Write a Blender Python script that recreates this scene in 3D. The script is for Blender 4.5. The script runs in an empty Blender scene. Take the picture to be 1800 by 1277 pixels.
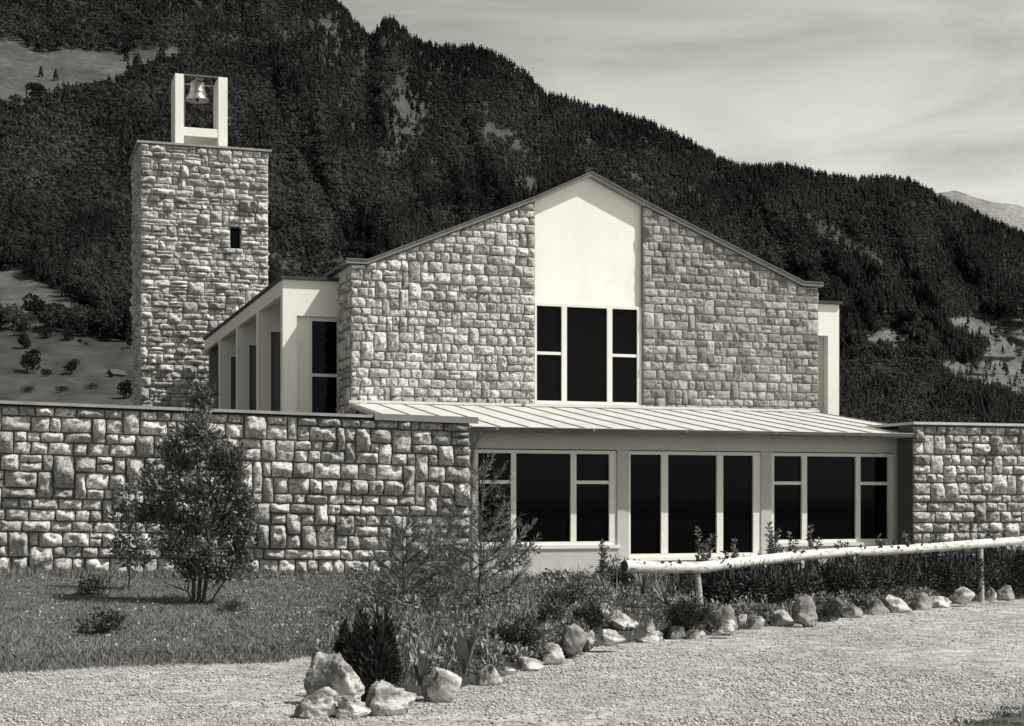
import bpy, math, random
import numpy as np
from mathutils import Vector
rng = np.random.default_rng(11); random.seed(11)
scene = bpy.context.scene
COL = scene.collection
F, CX, HY, CZ = 2700.0, 900.0, 880.0, 1.65      # focal length / centre / horizon of the survey, camera height

# ------------------------------------------------------------------ noise
def _h(ix, iy, iz):
    n = (ix.astype(np.int64)*374761393 + iy.astype(np.int64)*668265263 + iz.astype(np.int64)*2147483647)
    n = (n ^ (n >> 13)) * 1274126177
    n = n ^ (n >> 16)
    return (n & 0xFFFFFF) / float(0xFFFFFF)
def vnoise(x, y, z=0.0):
    x, y, z = np.broadcast_arrays(np.asarray(x, float), np.asarray(y, float), np.asarray(z, float))
    ix, iy, iz = np.floor(x), np.floor(y), np.floor(z)
    fx, fy, fz = x-ix, y-iy, z-iz
    fx, fy, fz = [f*f*(3-2*f) for f in (fx, fy, fz)]
    r = 0
    for a in (0, 1):
        for b in (0, 1):
            for c in (0, 1):
                r = r + _h(ix+a, iy+b, iz+c)*(fx if a else 1-fx)*(fy if b else 1-fy)*(fz if c else 1-fz)
    return r
def fbm(x, y, z=0.0, o=4):
    s, a, t = 0, 1, 0
    for i in range(o):
        s = s + a*vnoise(np.asarray(x)*2**i+17*i, np.asarray(y)*2**i+31*i, np.asarray(z)*2**i+7*i); t += a; a *= .5
    return s/t
def sm(x):
    x = np.clip(x, 0, 1); return x*x*(3-2*x)

# ------------------------------------------------------------------ materials (all neutral, as in a black and white print)
def grey(v): return (v, v*.985, v*.925, 1)
def mat(name, v, rough=.8, var=.25, scale=6.0, bump=0.0, bscale=40.0, tint=None, spec=.3, metal=0.0, fine=0.0, stretch=None, two=None):
    m = bpy.data.materials.new(name); m.use_nodes = True
    nt = m.node_tree; N, L = nt.nodes, nt.links
    b = N['Principled BSDF']; b.inputs['Roughness'].default_value = rough
    b.inputs['Specular IOR Level'].default_value = spec; b.inputs['Metallic'].default_value = metal
    tc = N.new('ShaderNodeTexCoord'); src = tc.outputs['Object']
    if stretch:
        mp = N.new('ShaderNodeMapping'); mp.inputs['Scale'].default_value = stretch
        L.new(src, mp.inputs['Vector']); src = mp.outputs['Vector']
    def noise(sc, det=6):
        n = N.new('ShaderNodeTexNoise'); n.inputs['Scale'].default_value = sc; n.inputs['Detail'].default_value = det
        n.inputs['Roughness'].default_value = .62; L.new(src, n.inputs['Vector']); return n.outputs['Fac']
    def ramp(fac, lo, hi, p0=.3, p1=.7):
        r = N.new('ShaderNodeMapRange'); r.inputs['From Min'].default_value = p0; r.inputs['From Max'].default_value = p1
        r.inputs['To Min'].default_value = lo; r.inputs['To Max'].default_value = hi; L.new(fac, r.inputs['Value']); return r.outputs['Result']
    def mul(a, c):
        q = N.new('ShaderNodeMath'); q.operation = 'MULTIPLY'; L.new(a, q.inputs[0])
        if isinstance(c, float): q.inputs[1].default_value = c
        else: L.new(c, q.inputs[1])
        return q.outputs[0]
    val = ramp(noise(scale), v*(1-var), v*(1+var))
    if fine: val = mul(val, ramp(noise(scale*9, 3), 1-fine, 1+fine))
    if two: val = mul(val, ramp(noise(two[0], 4), two[1], 1.0, two[2], two[2]+.1))
    if tint is not None:
        at = N.new('ShaderNodeAttribute'); at.attribute_name = 'tint'
        val = mul(val, ramp(at.outputs['Fac'], tint[0], tint[1], 0, 1))
    cb = N.new('ShaderNodeCombineColor')
    L.new(val, cb.inputs[0]); L.new(mul(val, .985), cb.inputs[1]); L.new(mul(val, .925), cb.inputs[2])
    L.new(cb.outputs[0], b.inputs['Base Color'])
    if bump:
        bp = N.new('ShaderNodeBump'); bp.inputs['Strength'].default_value = 1.0; bp.inputs['Distance'].default_value = bump
        L.new(noise(bscale, 8), bp.inputs['Height']); L.new(bp.outputs['Normal'], b.inputs['Normal'])
    return m
def leafmat(name, v, tint=(.5, 1.6), rough=.55, spec=.4, trans=.0):
    m = mat(name, v, rough, .2, 3.0, tint=tint, spec=spec)
    if trans:
        nt = m.node_tree; N, L = nt.nodes, nt.links; b = N['Principled BSDF']
        tr = N.new('ShaderNodeBsdfTranslucent'); mx = N.new('ShaderNodeMixShader'); mx.inputs[0].default_value = trans
        src = b.inputs['Base Color'].links[0].from_socket
        L.new(src, tr.inputs['Color']); L.new(b.outputs[0], mx.inputs[1]); L.new(tr.outputs[0], mx.inputs[2])
        L.new(mx.outputs[0], N['Material Output'].inputs['Surface'])
    return m

M = {}
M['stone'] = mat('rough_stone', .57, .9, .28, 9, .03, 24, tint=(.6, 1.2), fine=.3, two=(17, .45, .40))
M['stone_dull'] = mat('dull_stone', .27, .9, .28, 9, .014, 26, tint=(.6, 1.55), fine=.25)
M['stone_tower'] = mat('tower_stone', .53, .9, .25, 7, .03, 16, tint=(.6, 1.2), fine=.3, two=(9, .5, .38))
M['mortar'] = mat('mortar', .10, .95, .3, 12, .01, 60)
M['mortar_light'] = mat('mortar_light', .17, .95, .3, 12, .01, 60)
M['white'] = mat('white_render', .81, .85, .05, .9, .003, 90, stretch=(1, 1, .35), fine=.02)
M['white_paint'] = mat('white_paint', .74, .5, .05, 3, 0)
M['grey_paint'] = mat('grey_render', .5, .8, .08, 2.0, .002, 80)
M['grey_panel'] = mat('grey_panel', .2, .7, .08, 2.0)
M['plinth'] = mat('plinth_concrete', .5, .9, .15, 3, .003, 60)
M['zinc'] = mat('zinc_sheet', .64, .5, .05, 1.5, 0, spec=.4, two=(.8, .93, .45))
M['zinc_seam'] = mat('zinc_seam', .34, .5, .1, 4)
M['gutter'] = mat('gutter_metal', .22, .45, .15, 3, metal=.3)
M['coping'] = mat('coping_metal', .3, .55, .2, 3)
M['roof_edge'] = mat('roof_edge', .17, .7, .2, 3)
M['dark_roof'] = mat('dark_roofing', .05, .8, .2, 3)
M['bell'] = mat('bell_bronze', .42, .38, .2, 9, metal=.75)
M['steel'] = mat('dark_steel', .12, .5, .2, 10)
M['gravel'] = mat('gravel', .46, .95, .22, .4, .022, 38, fine=.38, two=(24, .5, .40))
M['pebble'] = mat('pebble', .46, .9, .2, 14, tint=(.45, 1.3))
M['lawn'] = mat('lawn_soil', .13, .95, .4, 3, .03, 25)
M['soil'] = mat('bed_soil', .05, .95, .4, 4, .04, 20)
M['verge'] = mat('verge_ground', .085, .95, .3, 3, .03, 14)
M['meadow'] = mat('meadow', .1, .95, .25, .05, 0)
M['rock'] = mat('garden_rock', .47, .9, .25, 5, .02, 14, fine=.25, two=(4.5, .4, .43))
M['rock_dark'] = mat('dark_garden_rock', .26, .9, .3, 5, .02, 14, fine=.2, two=(4, .5, .42))
M['bark'] = mat('dark_bark', .07, .9, .3, 20, .01, 60)
M['birch'] = mat('birch_bark', .68, .7, .15, 6, .004, 40, stretch=(1, 6, 6), two=(3.2, .3, .36))
M['post'] = mat('weathered_post', .4, .85, .25, 8, .006, 40, stretch=(5, 5, .8))
M['leaf'] = leafmat('copper_leaf', .09, (.35, 2.2), .45, .5)
M['leaf_shrub'] = leafmat('shrub_leaf', .06, (.4, 2.0), .6, .3)
M['leaf_hedge'] = leafmat('hedge_leaf', .042, (.3, 2.2), .6, .25)
M['leaf_dark'] = leafmat('dark_needle', .03, (.4, 1.8), .7, .2)
M['needle'] = leafmat('pine_needle', .15, (.5, 1.7), .6, .3)
M['grass'] = leafmat('grass_blade', .175, (.4, 2.2), .7, .2)
M['broad'] = leafmat('broad_leaf', .15, (.5, 1.6), .6, .3)
M['forest'] = leafmat('forest_leaf', .050, (.3, 2.6), .9, .05, .3)
M['birch_end'] = mat('log_end', .09, .9, .3, 12, .01, 30)
# windows: dark glass in front of unlit rooms
g = bpy.data.materials.new('dark_glass'); g.use_nodes = True
gb = g.node_tree.nodes['Principled BSDF']; gb.inputs['Base Color'].default_value = grey(.003)
gb.inputs['Roughness'].default_value = .06; gb.inputs['Specular IOR Level'].default_value = .05
M['glass'] = g
def terrain_mat():
    m = mat('mountain_ground', .05, .95, .35, .012, 0, tint=(.5, 3.3), fine=.3); return m
M['terrain'] = terrain_mat()
M['far'] = mat('far_hazy_rock', .2, .95, .3, .004, 0, fine=.3)  # haze of the distance is put into this pale rock tone

# ------------------------------------------------------------------ mesh builder
class MB:
    def __init__(s): s.V, s.Fa, s.T, s.n = [], [], [], 0
    def add(s, v, f, mi=0, smooth=False, tint=.5):
        v = np.asarray(v, float).reshape(-1, 3)
        s.V.append(v); t = np.full(len(v), tint, float) if np.isscalar(tint) else np.asarray(tint, float)
        s.T.append(t)
        if isinstance(f, np.ndarray): s.Fa.append((f.astype(np.int64)+s.n, mi, smooth))
        else:
            by = {}
            for q in f: by.setdefault(len(q), []).append(q)
            for k, q in by.items(): s.Fa.append((np.array(q, np.int64)+s.n, mi, smooth))
        s.n += len(v); return s
    def box(s, x0, x1, y0, y1, z0, z1, mi=0, tint=.5):
        v = [(x0,y0,z0),(x1,y0,z0),(x1,y1,z0),(x0,y1,z0),(x0,y0,z1),(x1,y0,z1),(x1,y1,z1),(x0,y1,z1)]
        return s.add(v, [(0,3,2,1),(4,5,6,7),(0,1,5,4),(1,2,6,5),(2,3,7,6),(3,0,4,7)], mi, False, tint)
    def prism(s, pts, y0, y1, mi=0):          # polygon in (x,z), anticlockwise seen from -y, extruded along y
        n = len(pts)
        v = [(p[0], y0, p[1]) for p in pts]+[(p[0], y1, p[1]) for p in pts]
        f = [tuple(range(n)), tuple(range(2*n-1, n-1, -1))]+[(i, i+n, (i+1) % n+n, (i+1) % n) for i in range(n)]
        return s.add(v, f, mi)
    def tube(s, pts, rad, k=8, mi=0, smooth=True, tint=.5, cap=True, jit=0.0):
        pts = [Vector(p) for p in pts]; rad = rad if hasattr(rad, '__len__') else [rad]*len(pts)
        v, f = [], []; up = Vector((0, 0, 1))
        for i, p in enumerate(pts):
            d = (pts[min(i+1, len(pts)-1)]-pts[max(i-1, 0)]).normalized()
            a = d.cross(up if abs(d.z) < .9 else Vector((1, 0, 0))).normalized(); b = a.cross(d)
            for j in range(k):
                r = rad[i]*(1+jit*(random.random()-.5)); th = 2*math.pi*j/k
                v.append(p+a*math.cos(th)*r+b*math.sin(th)*r)
        for i in range(len(pts)-1):
            for j in range(k):
                f.append((i*k+j, i*k+(j+1) % k, (i+1)*k+(j+1) % k, (i+1)*k+j))
        s.add([tuple(q) for q in v], f, mi, smooth, tint)
        if cap:
            s.add([tuple(q) for q in v[:k]], [tuple(range(k))], mi, False, tint)
            s.add([tuple(q) for q in v[-k:]], [tuple(range(k-1, -1, -1))], mi, False, tint)
        return s
    def lathe(s, prof, c, k=28, mi=0):
        v, f = [], []
        for r, z in prof:
            for j in range(k): v.append((c[0]+r*math.cos(2*math.pi*j/k), c[1]+r*math.sin(2*math.pi*j/k), c[2]+z))
        for i in range(len(prof)-1):
            for j in range(k): f.append((i*k+j, i*k+(j+1) % k, (i+1)*k+(j+1) % k, (i+1)*k+j))
        return s.add(v, f, mi, True)
    def leaves(s, c, size, axis=None, asp=.45, tint=(0, 1), mi=0, jit=.9, spread=.3, nrm=None):
        """one diamond leaf (two triangles) per centre"""
        c = np.asarray(c, float); n = len(c)
        if n == 0: return s
        ax = rng.normal(size=(n, 3))
        if axis is not None: ax = np.asarray(axis, float)+ax*jit*.5
        ax /= np.linalg.norm(ax, axis=1)[:, None]+1e-9
        q = rng.normal(size=(n, 3))
        if nrm is not None: q = np.asarray(nrm)+q*.45
        sd = np.cross(ax, q); sd /= np.linalg.norm(sd, axis=1)[:, None]+1e-9
        L = (size*(1+spread*(rng.random(n)*2-1)))[:, None] if np.isscalar(size) else np.asarray(size)[:, None]
        v = np.stack([c, c+ax*L*.5+sd*L*asp*.5, c+ax*L, c+ax*L*.5-sd*L*asp*.5], 1).reshape(-1, 3)
        f = (np.arange(n)*4)[:, None]+np.array([[0, 1, 2, 3]])
        t = np.repeat(tint[0]+(tint[1]-tint[0])*rng.random(n), 4) if isinstance(tint, tuple) else np.repeat(tint, 4)
        return s.add(v, f, mi, False, t)
    def blades(s, base, h, w, lean=.35, tint=None, mi=0):
        base = np.asarray(base, float); n = len(base)
        if n == 0: return s
        a = rng.random(n)*2*math.pi; h = np.broadcast_to(h, (n,))*(.6+.8*rng.random(n))
        d = np.stack([np.cos(a), np.sin(a), 0*a], 1); b = rng.random(n)*2*math.pi
        l = np.stack([np.cos(b), np.sin(b), 0*b], 1)*(lean*h*rng.random(n))[:, None]
        z = np.stack([0*h, 0*h, h], 1); w = np.broadcast_to(w, (n,))[:, None]
        v = np.stack([base-d*w*.5, base+d*w*.5, base+z*.55+l*.35+d*w*.4, base+z+l, base+z*.55+l*.35-d*w*.4], 1).reshape(-1, 3)
        f = (np.arange(n)*5)[:, None]+np.array([[0, 1, 2, 3, 4]])
        t = np.repeat(rng.random(n) if tint is None else tint, 5)
        return s.add(v, f, mi, False, t)
    def build(s, name, m, parent=None, loc=None):
        me = bpy.data.meshes.new(name)
        V = np.concatenate(s.V); me.vertices.add(len(V)); me.vertices.foreach_set('co', V.ravel())
        nl = sum(f.size for f, _, _ in s.Fa); nf = sum(len(f) for f, _, _ in s.Fa)
        me.loops.add(nl); me.polygons.add(nf)
        me.loops.foreach_set('vertex_index', np.concatenate([f.ravel() for f, _, _ in s.Fa]))
        tot = np.concatenate([np.full(len(f), f.shape[1]) for f, _, _ in s.Fa])
        me.polygons.foreach_set('loop_start', np.concatenate([[0], np.cumsum(tot)[:-1]]))
        me.polygons.foreach_set('material_index', np.concatenate([np.full(len(f), mi) for f, mi, _ in s.Fa]))
        me.polygons.foreach_set('use_smooth', np.concatenate([np.full(len(f), sh) for f, _, sh in s.Fa]))
        me.update(calc_edges=True); me.validate()
        T = np.concatenate(s.T); at = me.attributes.new('tint', 'FLOAT', 'POINT')
        if len(T) == len(me.vertices): at.data.foreach_set('value', T)
        for q in (m if isinstance(m, (list, tuple)) else [m]): me.materials.append(M[q])
        o = bpy.data.objects.new(name, me); COL.objects.link(o)
        if parent: o.parent = parent
        if loc is not None: o.location = loc
        return o
def tag(o, label=None, cat=None, group=None, kind=None):
    for k, v in (('label', label), ('category', cat), ('group', group), ('kind', kind)):
        if v: o[k] = v
    return o
def empty(name, loc=(0, 0, 0), rz=0, **kw):
    o = bpy.data.objects.new(name, None); COL.objects.link(o); o.location = loc; o.rotation_euler.z = rz
    o.empty_display_size = .3
    return tag(o, **kw)

# ------------------------------------------------------------------ survey: pixel -> place
def gz(x, y): return .22*sm((-np.asarray(x)-1.0)/9.0)*sm((np.asarray(y)-21.0)/6.0)
def ground_at(px, py, lift=0.0):
    z = lift
    for _ in range(6):
        Y = (CZ-z)/(py-HY)*F; X = (px-CX)/F*Y; z = float(gz(X, Y))+lift
    return Vector((X, Y, z))
def at(px, py, Y): return Vector(((px-CX)/F*Y, Y, CZ-(py-HY)/F*Y))
ANG = math.atan2(.316, .949); EX, EY = math.cos(ANG), math.sin(ANG)
P0 = (2.453, 32.0)
def sx(px, t):          # position along the facade of the pixel column px on the plane t metres behind the annex front
    k = (px-CX)/F; bx, by = P0[0]-EY*t, P0[1]+EX*t
    return (by*k-bx)/(EX-EY*k)
def depth(s, t): return P0[1]+EX*t+EY*s
def zz(py, s, t): return CZ+(HY-py)/F*depth(s, t)
def loc(s, t, z=0): return Vector((P0[0]+EX*s-EY*t, P0[1]+EY*s+EX*t, z))

# ------------------------------------------------------------------ masonry
US = np.array([0, .03, .085, .17, .27, .38, .5, .62, .73, .83, .915, .97, 1.0])
def pack(W, H, rows, wid, span=.14, split=.12, blocked=None):
    """squared rubble brought to courses: rows of blocks, some reaching through two rows, some laid in two thin layers"""
    zs = [0.0]; cuts = [blocked[2], blocked[3]] if blocked else []
    while zs[-1] < H-1e-6:
        h = random.uniform(*rows); t = zs[-1]+h
        for c in cuts:
            if zs[-1] < c-1e-6 and t > c-rows[0]*.6 and not (zs[-1] >= c): t = c; break
        if H-t < rows[0]*.8: t = H
        zs.append(t)
    out, taken, low = [], [], []
    n = len(zs)-1
    for k in range(n):
        z0, z1 = zs[k], zs[k+1]; busy = list(taken); nxt = []
        if blocked and z0 >= blocked[2]-1e-6 and z1 <= blocked[3]+1e-6: busy.append((blocked[0], blocked[1]))
        busy.sort(); free, x = [], 0.0
        for (p0, p1) in busy:
            if p0-x > .02: free.append((x, p0))
            x = max(x, p1)
        if W-x > .02: free.append((x, W))
        joints = []
        for (f0, f1) in free:
            x = f0
            while x < f1-1e-6:
                w = random.uniform(*wid)*(random.choice([.8, 1, 1, 1.25]))
                if f1-x-w < wid[0]*.75: w = f1-x if f1-x < wid[1]*1.35 else (f1-x)/2
                for j in low:
                    if abs(x+w-j) < .045 and f1-x-w > .2: w += .075
                w = min(w, f1-x)
                up = k+1 < n and random.random() < span and w < wid[1] and not (blocked and zs[k+2] > blocked[2] and z0 < blocked[3] and x < blocked[1] and x+w > blocked[0])
                if up:
                    out.append((x, x+w, z0, zs[k+2])); nxt.append((x, x+w))
                elif z1-z0 > (rows[0]+rows[1])*.5 and random.random() < split:
                    m = z0+(z1-z0)*random.uniform(.4, .6); out.append((x, x+w, z0, m)); out.append((x, x+w, m, z1))
                else: out.append((x, x+w, z0, z1))
                joints.append(x+w); x += w
        low = joints; taken = nxt
    return out
def stones(mb, rects, place, relief=.07, joint=.014, top=None, mi=0, seed=0., big=1.0, rough=1.0, pw=2.9):
    """rock-faced blocks; place(a, z, d) maps wall coordinates to local points, d outwards"""
    R = np.array(rects)
    if top is not None: R = R[R[:, 2] < np.maximum(top(R[:, 0]), top(R[:, 1]))-.03]
    n = len(R); a0, a1, z0, z1 = [R[:, i][:, None, None] for i in range(4)]
    u = US[None, None, :]; v = US[None, :, None]
    a = a0+joint+(a1-a0-2*joint)*u+0*v; z = z0+joint+(z1-z0-2*joint)*v+0*u
    ed = np.minimum(np.minimum(u, 1-u), np.minimum(v, 1-v))
    wob = (fbm(a*9+seed, z*9, 3.1, 2)-.5)*.035*(1-np.clip(ed*4, 0, 1)); wob2 = (fbm(a*9+seed, z*9, 9.7, 2)-.5)*.035*(1-np.clip(ed*4, 0, 1))
    a = a+wob*np.sign(.5-u)**2; z = z+wob2
    e = (1-np.abs(2*u-1)**pw)*(1-np.abs(2*v-1)**pw); e = np.clip(e, 0, 1)**.62
    rel = relief*(.45+1.0*rng.random((n, 1, 1)))*np.clip(np.sqrt((a1-a0)*(z1-z0))/.33, .6, 1.35)**big
    so = rng.random((n, 1, 1))*50
    nz_ = fbm(a*5.5+so, z*5.5+so, so, 4)
    rd = 1-np.abs(2*fbm(a*4+so, z*4+so, so+3, 3)-1)*2
    d = rel*e*(.5+rough*(1.25*(nz_-.3)+.45*(rd-.5)))+rel*e*((u-.5)*(rng.random((n, 1, 1))-.5)*1.1+(v-.5)*(rng.random((n, 1, 1))-.65)*1.1)
    d = d+(fbm(a*20+so, z*20, so, 2)-.5)*.055*rough*np.clip(e*1.5-.2, 0, 1)
    d = np.where(ed <= 0, -.012, np.maximum(d, .004))
    if top is not None: z = np.minimum(z, top(a)-.01)
    X, Y, Z = place(a, z, d)
    V = np.stack([X+0*a, Y+0*a, Z+0*a], -1).reshape(-1, 3)
    k = len(US); q = []
    for j in range(k-1):
        for i in range(k-1): q.append((j*k+i, j*k+i+1, (j+1)*k+i+1, (j+1)*k+i))
    f = (np.arange(n)*k*k)[:, None, None]+np.array(q)[None]
    t = np.repeat(rng.random(n), k*k)
    mb.add(V, f.reshape(-1, 4), mi, True, t)

# ================================================================== THE CHURCH
church = empty('church', loc(0, 0), ANG, label='modern stone church with white gable panel, side aisles and glazed zinc-roofed entrance annex', cat='church')
TN = 5.1                                               # nave front plane
sL, sR = sx(616, TN), sx(1438, TN)
pa, pb = sx(940, TN), sx(1130, TN)                     # white panel
apex = sx(1037, TN); zE = 7.12; zA = zz(309, apex, TN)
zPa, zPb = zz(352, pa, TN), zz(360, pb, TN)
kL, kR = sx(645, TN), sx(1410, TN)
RX = np.array([sL-.2, kL, pa, apex, pb, kR, sR+.2]); RZ = np.array([zE, zE, zPa, zA, zPb, zE, zE])
roofline = lambda s: np.interp(s, RX, RZ)
NB = 15.8                                              # nave length
ZJ = zz(713.3, sx(836.7, TN), TN)                      # junction of annex roof and nave wall
# nave front masonry
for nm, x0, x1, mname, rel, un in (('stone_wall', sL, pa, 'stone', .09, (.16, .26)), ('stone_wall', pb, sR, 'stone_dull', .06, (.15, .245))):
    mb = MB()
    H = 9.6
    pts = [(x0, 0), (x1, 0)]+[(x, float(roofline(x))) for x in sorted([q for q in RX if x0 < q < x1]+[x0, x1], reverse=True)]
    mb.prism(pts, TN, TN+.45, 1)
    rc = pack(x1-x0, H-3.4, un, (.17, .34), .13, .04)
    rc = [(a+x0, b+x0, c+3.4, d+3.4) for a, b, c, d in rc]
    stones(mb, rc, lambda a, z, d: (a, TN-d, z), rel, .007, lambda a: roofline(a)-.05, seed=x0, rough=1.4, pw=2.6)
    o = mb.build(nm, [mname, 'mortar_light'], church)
    if mname == 'stone_dull': o['label'] = 'duller flatter stonework right of the white panel'
# nave side walls (stones where they show)
mb = MB(); mb.box(sL, sL+.45, TN+.45, TN+NB, 0, zE, 1)
rc = [(a+TN, b+TN, c+3.2, d+3.2) for a, b, c, d in pack(1.7, zE-3.25, (.17, .29), (.25, .5))]
stones(mb, rc, lambda a, z, d: (sL-d, a, z), .08, .012)
mb.build('stone_side_wall', ['stone', 'mortar_light'], church)
mb = MB(); mb.box(sR-.45, sR, TN+.45, TN+NB, 0, zE, 1)
rc = [(a+TN, b+TN, c+3.2, d+3.2) for a, b, c, d in pack(1.7, zE-3.25, (.17, .29), (.25, .5))]
stones(mb, rc, lambda a, z, d: (sR+d, a, z), .06, .012)
mb.build('stone_side_wall', ['stone', 'mortar_light'], church)
MB().box(sL+.45, sR-.45, TN+NB-.4, TN+NB, 0, zE).build('back_wall', 'white', church)
# white panel, set back between the two stone walls
wT, wB = zz(537, (pa+pb)/2, TN)+.02, zz(706, (pa+pb)/2, TN)
RC = .12
pts = [(pa, wT), (pb, wT), (pb, float(roofline(pb))), (apex, float(zA)), (pa, float(roofline(pa)))]
MB().prism(pts, TN+RC, TN+.44).build('plaster_panel', 'white', church)
MB().box(pa, pb, TN+RC, TN+.44, 3.0, wB-.12).build('apron_wall', 'white', church)
# roof with its verge band
def band(o, th):
    X = [sL-.16, kL, apex, kR, sR+.16]
    lo = [(x, float(roofline(x))+o) for x in X]; hi = [(x, z+th) for x, z in lo]
    return X, lo, hi
X, lo, hi = band(-.03, .15)
mb = MB()
Xs = list(RX); Xs[0] = sL-.12; Xs[-1] = sR+.1
for i in range(len(Xs)-1):
    z0, z1 = float(roofline(Xs[i])), float(roofline(Xs[i+1]))
    v = [(Xs[i], TN-.10, z0-.03), (Xs[i+1], TN-.10, z1-.03), (Xs[i+1], TN-.10, z1+.06), (Xs[i], TN-.10, z0+.06)]
    v += [(x, TN+NB+.2, z) for x, y, z in v]
    mb.add(v, [(0, 1, 2, 3), (7, 6, 5, 4), (3, 2, 6, 7), (1, 0, 4, 5), (0, 3, 7, 4), (2, 1, 5, 6)])
roof = mb.build('roof', 'roof_edge', church)
mb = MB()                                               # thin upper lip of the verge sheet
for i in range(len(Xs)-1):
    z0, z1 = float(roofline(Xs[i]))+.063, float(roofline(Xs[i+1]))+.063
    v = [(Xs[i]-.0, TN-.125, z0), (Xs[i+1], TN-.125, z1), (Xs[i+1], TN-.125, z1+.02), (Xs[i], TN-.125, z0+.02)]
    v += [(x, TN+NB+.22, z) for x, y, z in v]
    mb.add(v, [(0, 1, 2, 3), (7, 6, 5, 4), (3, 2, 6, 7), (1, 0, 4, 5)])
mb.build('verge_sheet', 'roof_edge', roof)

def window(name, t, cols, zs, ztrans, fr=.06, dep=.09, outer=None, parent=church, sill=None):
    """cols: pane x-ranges; ztrans: transom height per column or None"""
    z0, z1 = zs; x0, x1 = outer
    mb = MB(); y0, y1 = t, t+dep
    mb.box(x0, x1, y0, y1, z1, z1+fr); mb.box(x0, x1, y0, y1, z0-fr, z0)
    edges = [x0]+[q for c in cols for q in c]+[x1]
    for i in range(0, len(edges), 2): mb.box(edges[i], edges[i+1], y0-.004, y1+.004, z0-.002, z1+.002)
    for c, zt in zip(cols, ztrans):
        if zt: mb.box(c[0], c[1], y0+.012, y1-.01, zt-.035, zt+.035)
    w = mb.build(name, 'white_paint', parent)
    gl = MB()
    for c, zt in zip(cols, ztrans):
        if zt:
            gl.box(c[0], c[1], y0+.055, y0+.07, z0, zt-.035); gl.box(c[0], c[1], y0+.055, y0+.07, zt+.035, z1)
        else: gl.box(c[0], c[1], y0+.055, y0+.07, z0, z1)
    gl.build('pane', 'glass', w)
    if sill: MB().box(x0-.04, x1+.04, t-sill, t+dep, z0-fr-.07, z0-fr-.002).build('sill', 'white_paint', w)
    return w
c = [(sx(945, TN), sx(989, TN)), (sx(998, TN), sx(1069, TN)), (sx(1078, TN), sx(1122, TN))]
zt = zz(623, (pa+pb)/2, TN)
window('gable_window', TN+.06, c, (wB, wT-.07), (zt, None, zt), .07, .12, (pa+.005, pb-.005), sill=.12)

# side aisles: a row of white frames under a flat roof
TA, LA = 6.2, 14.5
aL = sx(497, TA); zAi = zz(491, aL, TA); W = sL-aL
def aisle(x_out, x_in, sg):
    xo, xi = min(x_out, x_in), max(x_out, x_in)
    ai = MB().box(xo-.06, xi+.06, TA-.1, TA+LA, zAi, zAi+.07).build('side_aisle_roof', 'dark_roof', church)
    fx = (x_out, x_out+.12) if sg < 0 else (x_out-.12, x_out)
    MB().box(fx[0], fx[1], TA+.3, TA+LA, zAi-.34, zAi-.002).build('fascia', 'white', ai)
    MB().box(xo+.125, xi, TA+.302, TA+LA, zAi-.10, zAi-.003).build('soffit', 'white', ai)
    MB().box(xo+.125, xi, TA+LA-.25, TA+LA-.02, 0, zAi-.101).build('shade_end_wall', 'grey_panel', ai)  # dark grey closing wall, its colour holds the shade of the last bay
    for i in range(4):
        t = TA+i*3.62
        th = .3
        po = (x_out, x_out+.33) if sg < 0 else (x_out-.33, x_out)
        mb = MB()
        hz = zAi-.004 if i == 0 else zAi-.102
        ex = 0 if i == 0 else .122
        a, b = (po[0]+ex, po[1]) if sg < 0 else (po[0], po[1]-ex)
        mb.box(a, b, t, t+th, 0, hz)
        mb.box(min(po[1], xi) if sg < 0 else xi*0+xo, xi if sg < 0 else po[0], t, t+th, zAi-.84, hz)
        if i: mb.box(po[0], po[1] if sg < 0 else po[1], t+.002, t+th-.002, 0, zAi-.345)
        fm = mb.build('aisle_frame', 'white', ai)
        ox0, ox1 = (po[1], xi) if sg < 0 else (xo, po[0])
        if i == 0:
            # recessed plaster strip and tall dark window
            wx = ox0+.33*(ox1-ox0) if sg < 0 else ox1-.33*(ox1-ox0)
            if sg < 0:
                MB().box(ox0, wx, t+.2, t+.29, 0, zAi-.842).build('recessed_strip', 'white', ai); g0, g1 = wx, ox1
            else:
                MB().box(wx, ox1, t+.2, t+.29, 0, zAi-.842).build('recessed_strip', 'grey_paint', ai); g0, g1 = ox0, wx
            zb = zz(657, aL, TA)
            window('aisle_window', t+.17, [(g0+.05, g1-.04)], (2.6, zAi-.93), (zb,), .08, .1, (g0, g1), ai)
            MB().box(g0, g1, t+.2, t+.29, 0, 2.5).build('recessed_strip', 'white', ai)
        else:
            MB().box(ox0, ox1, t+.16, t+.28, 0, zAi-.842).build('grey_panel', 'grey_panel', ai)
aisle(aL, sL, -1)
aR = sx(1475, TA)
aisle(aR, sR, 1)

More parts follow.
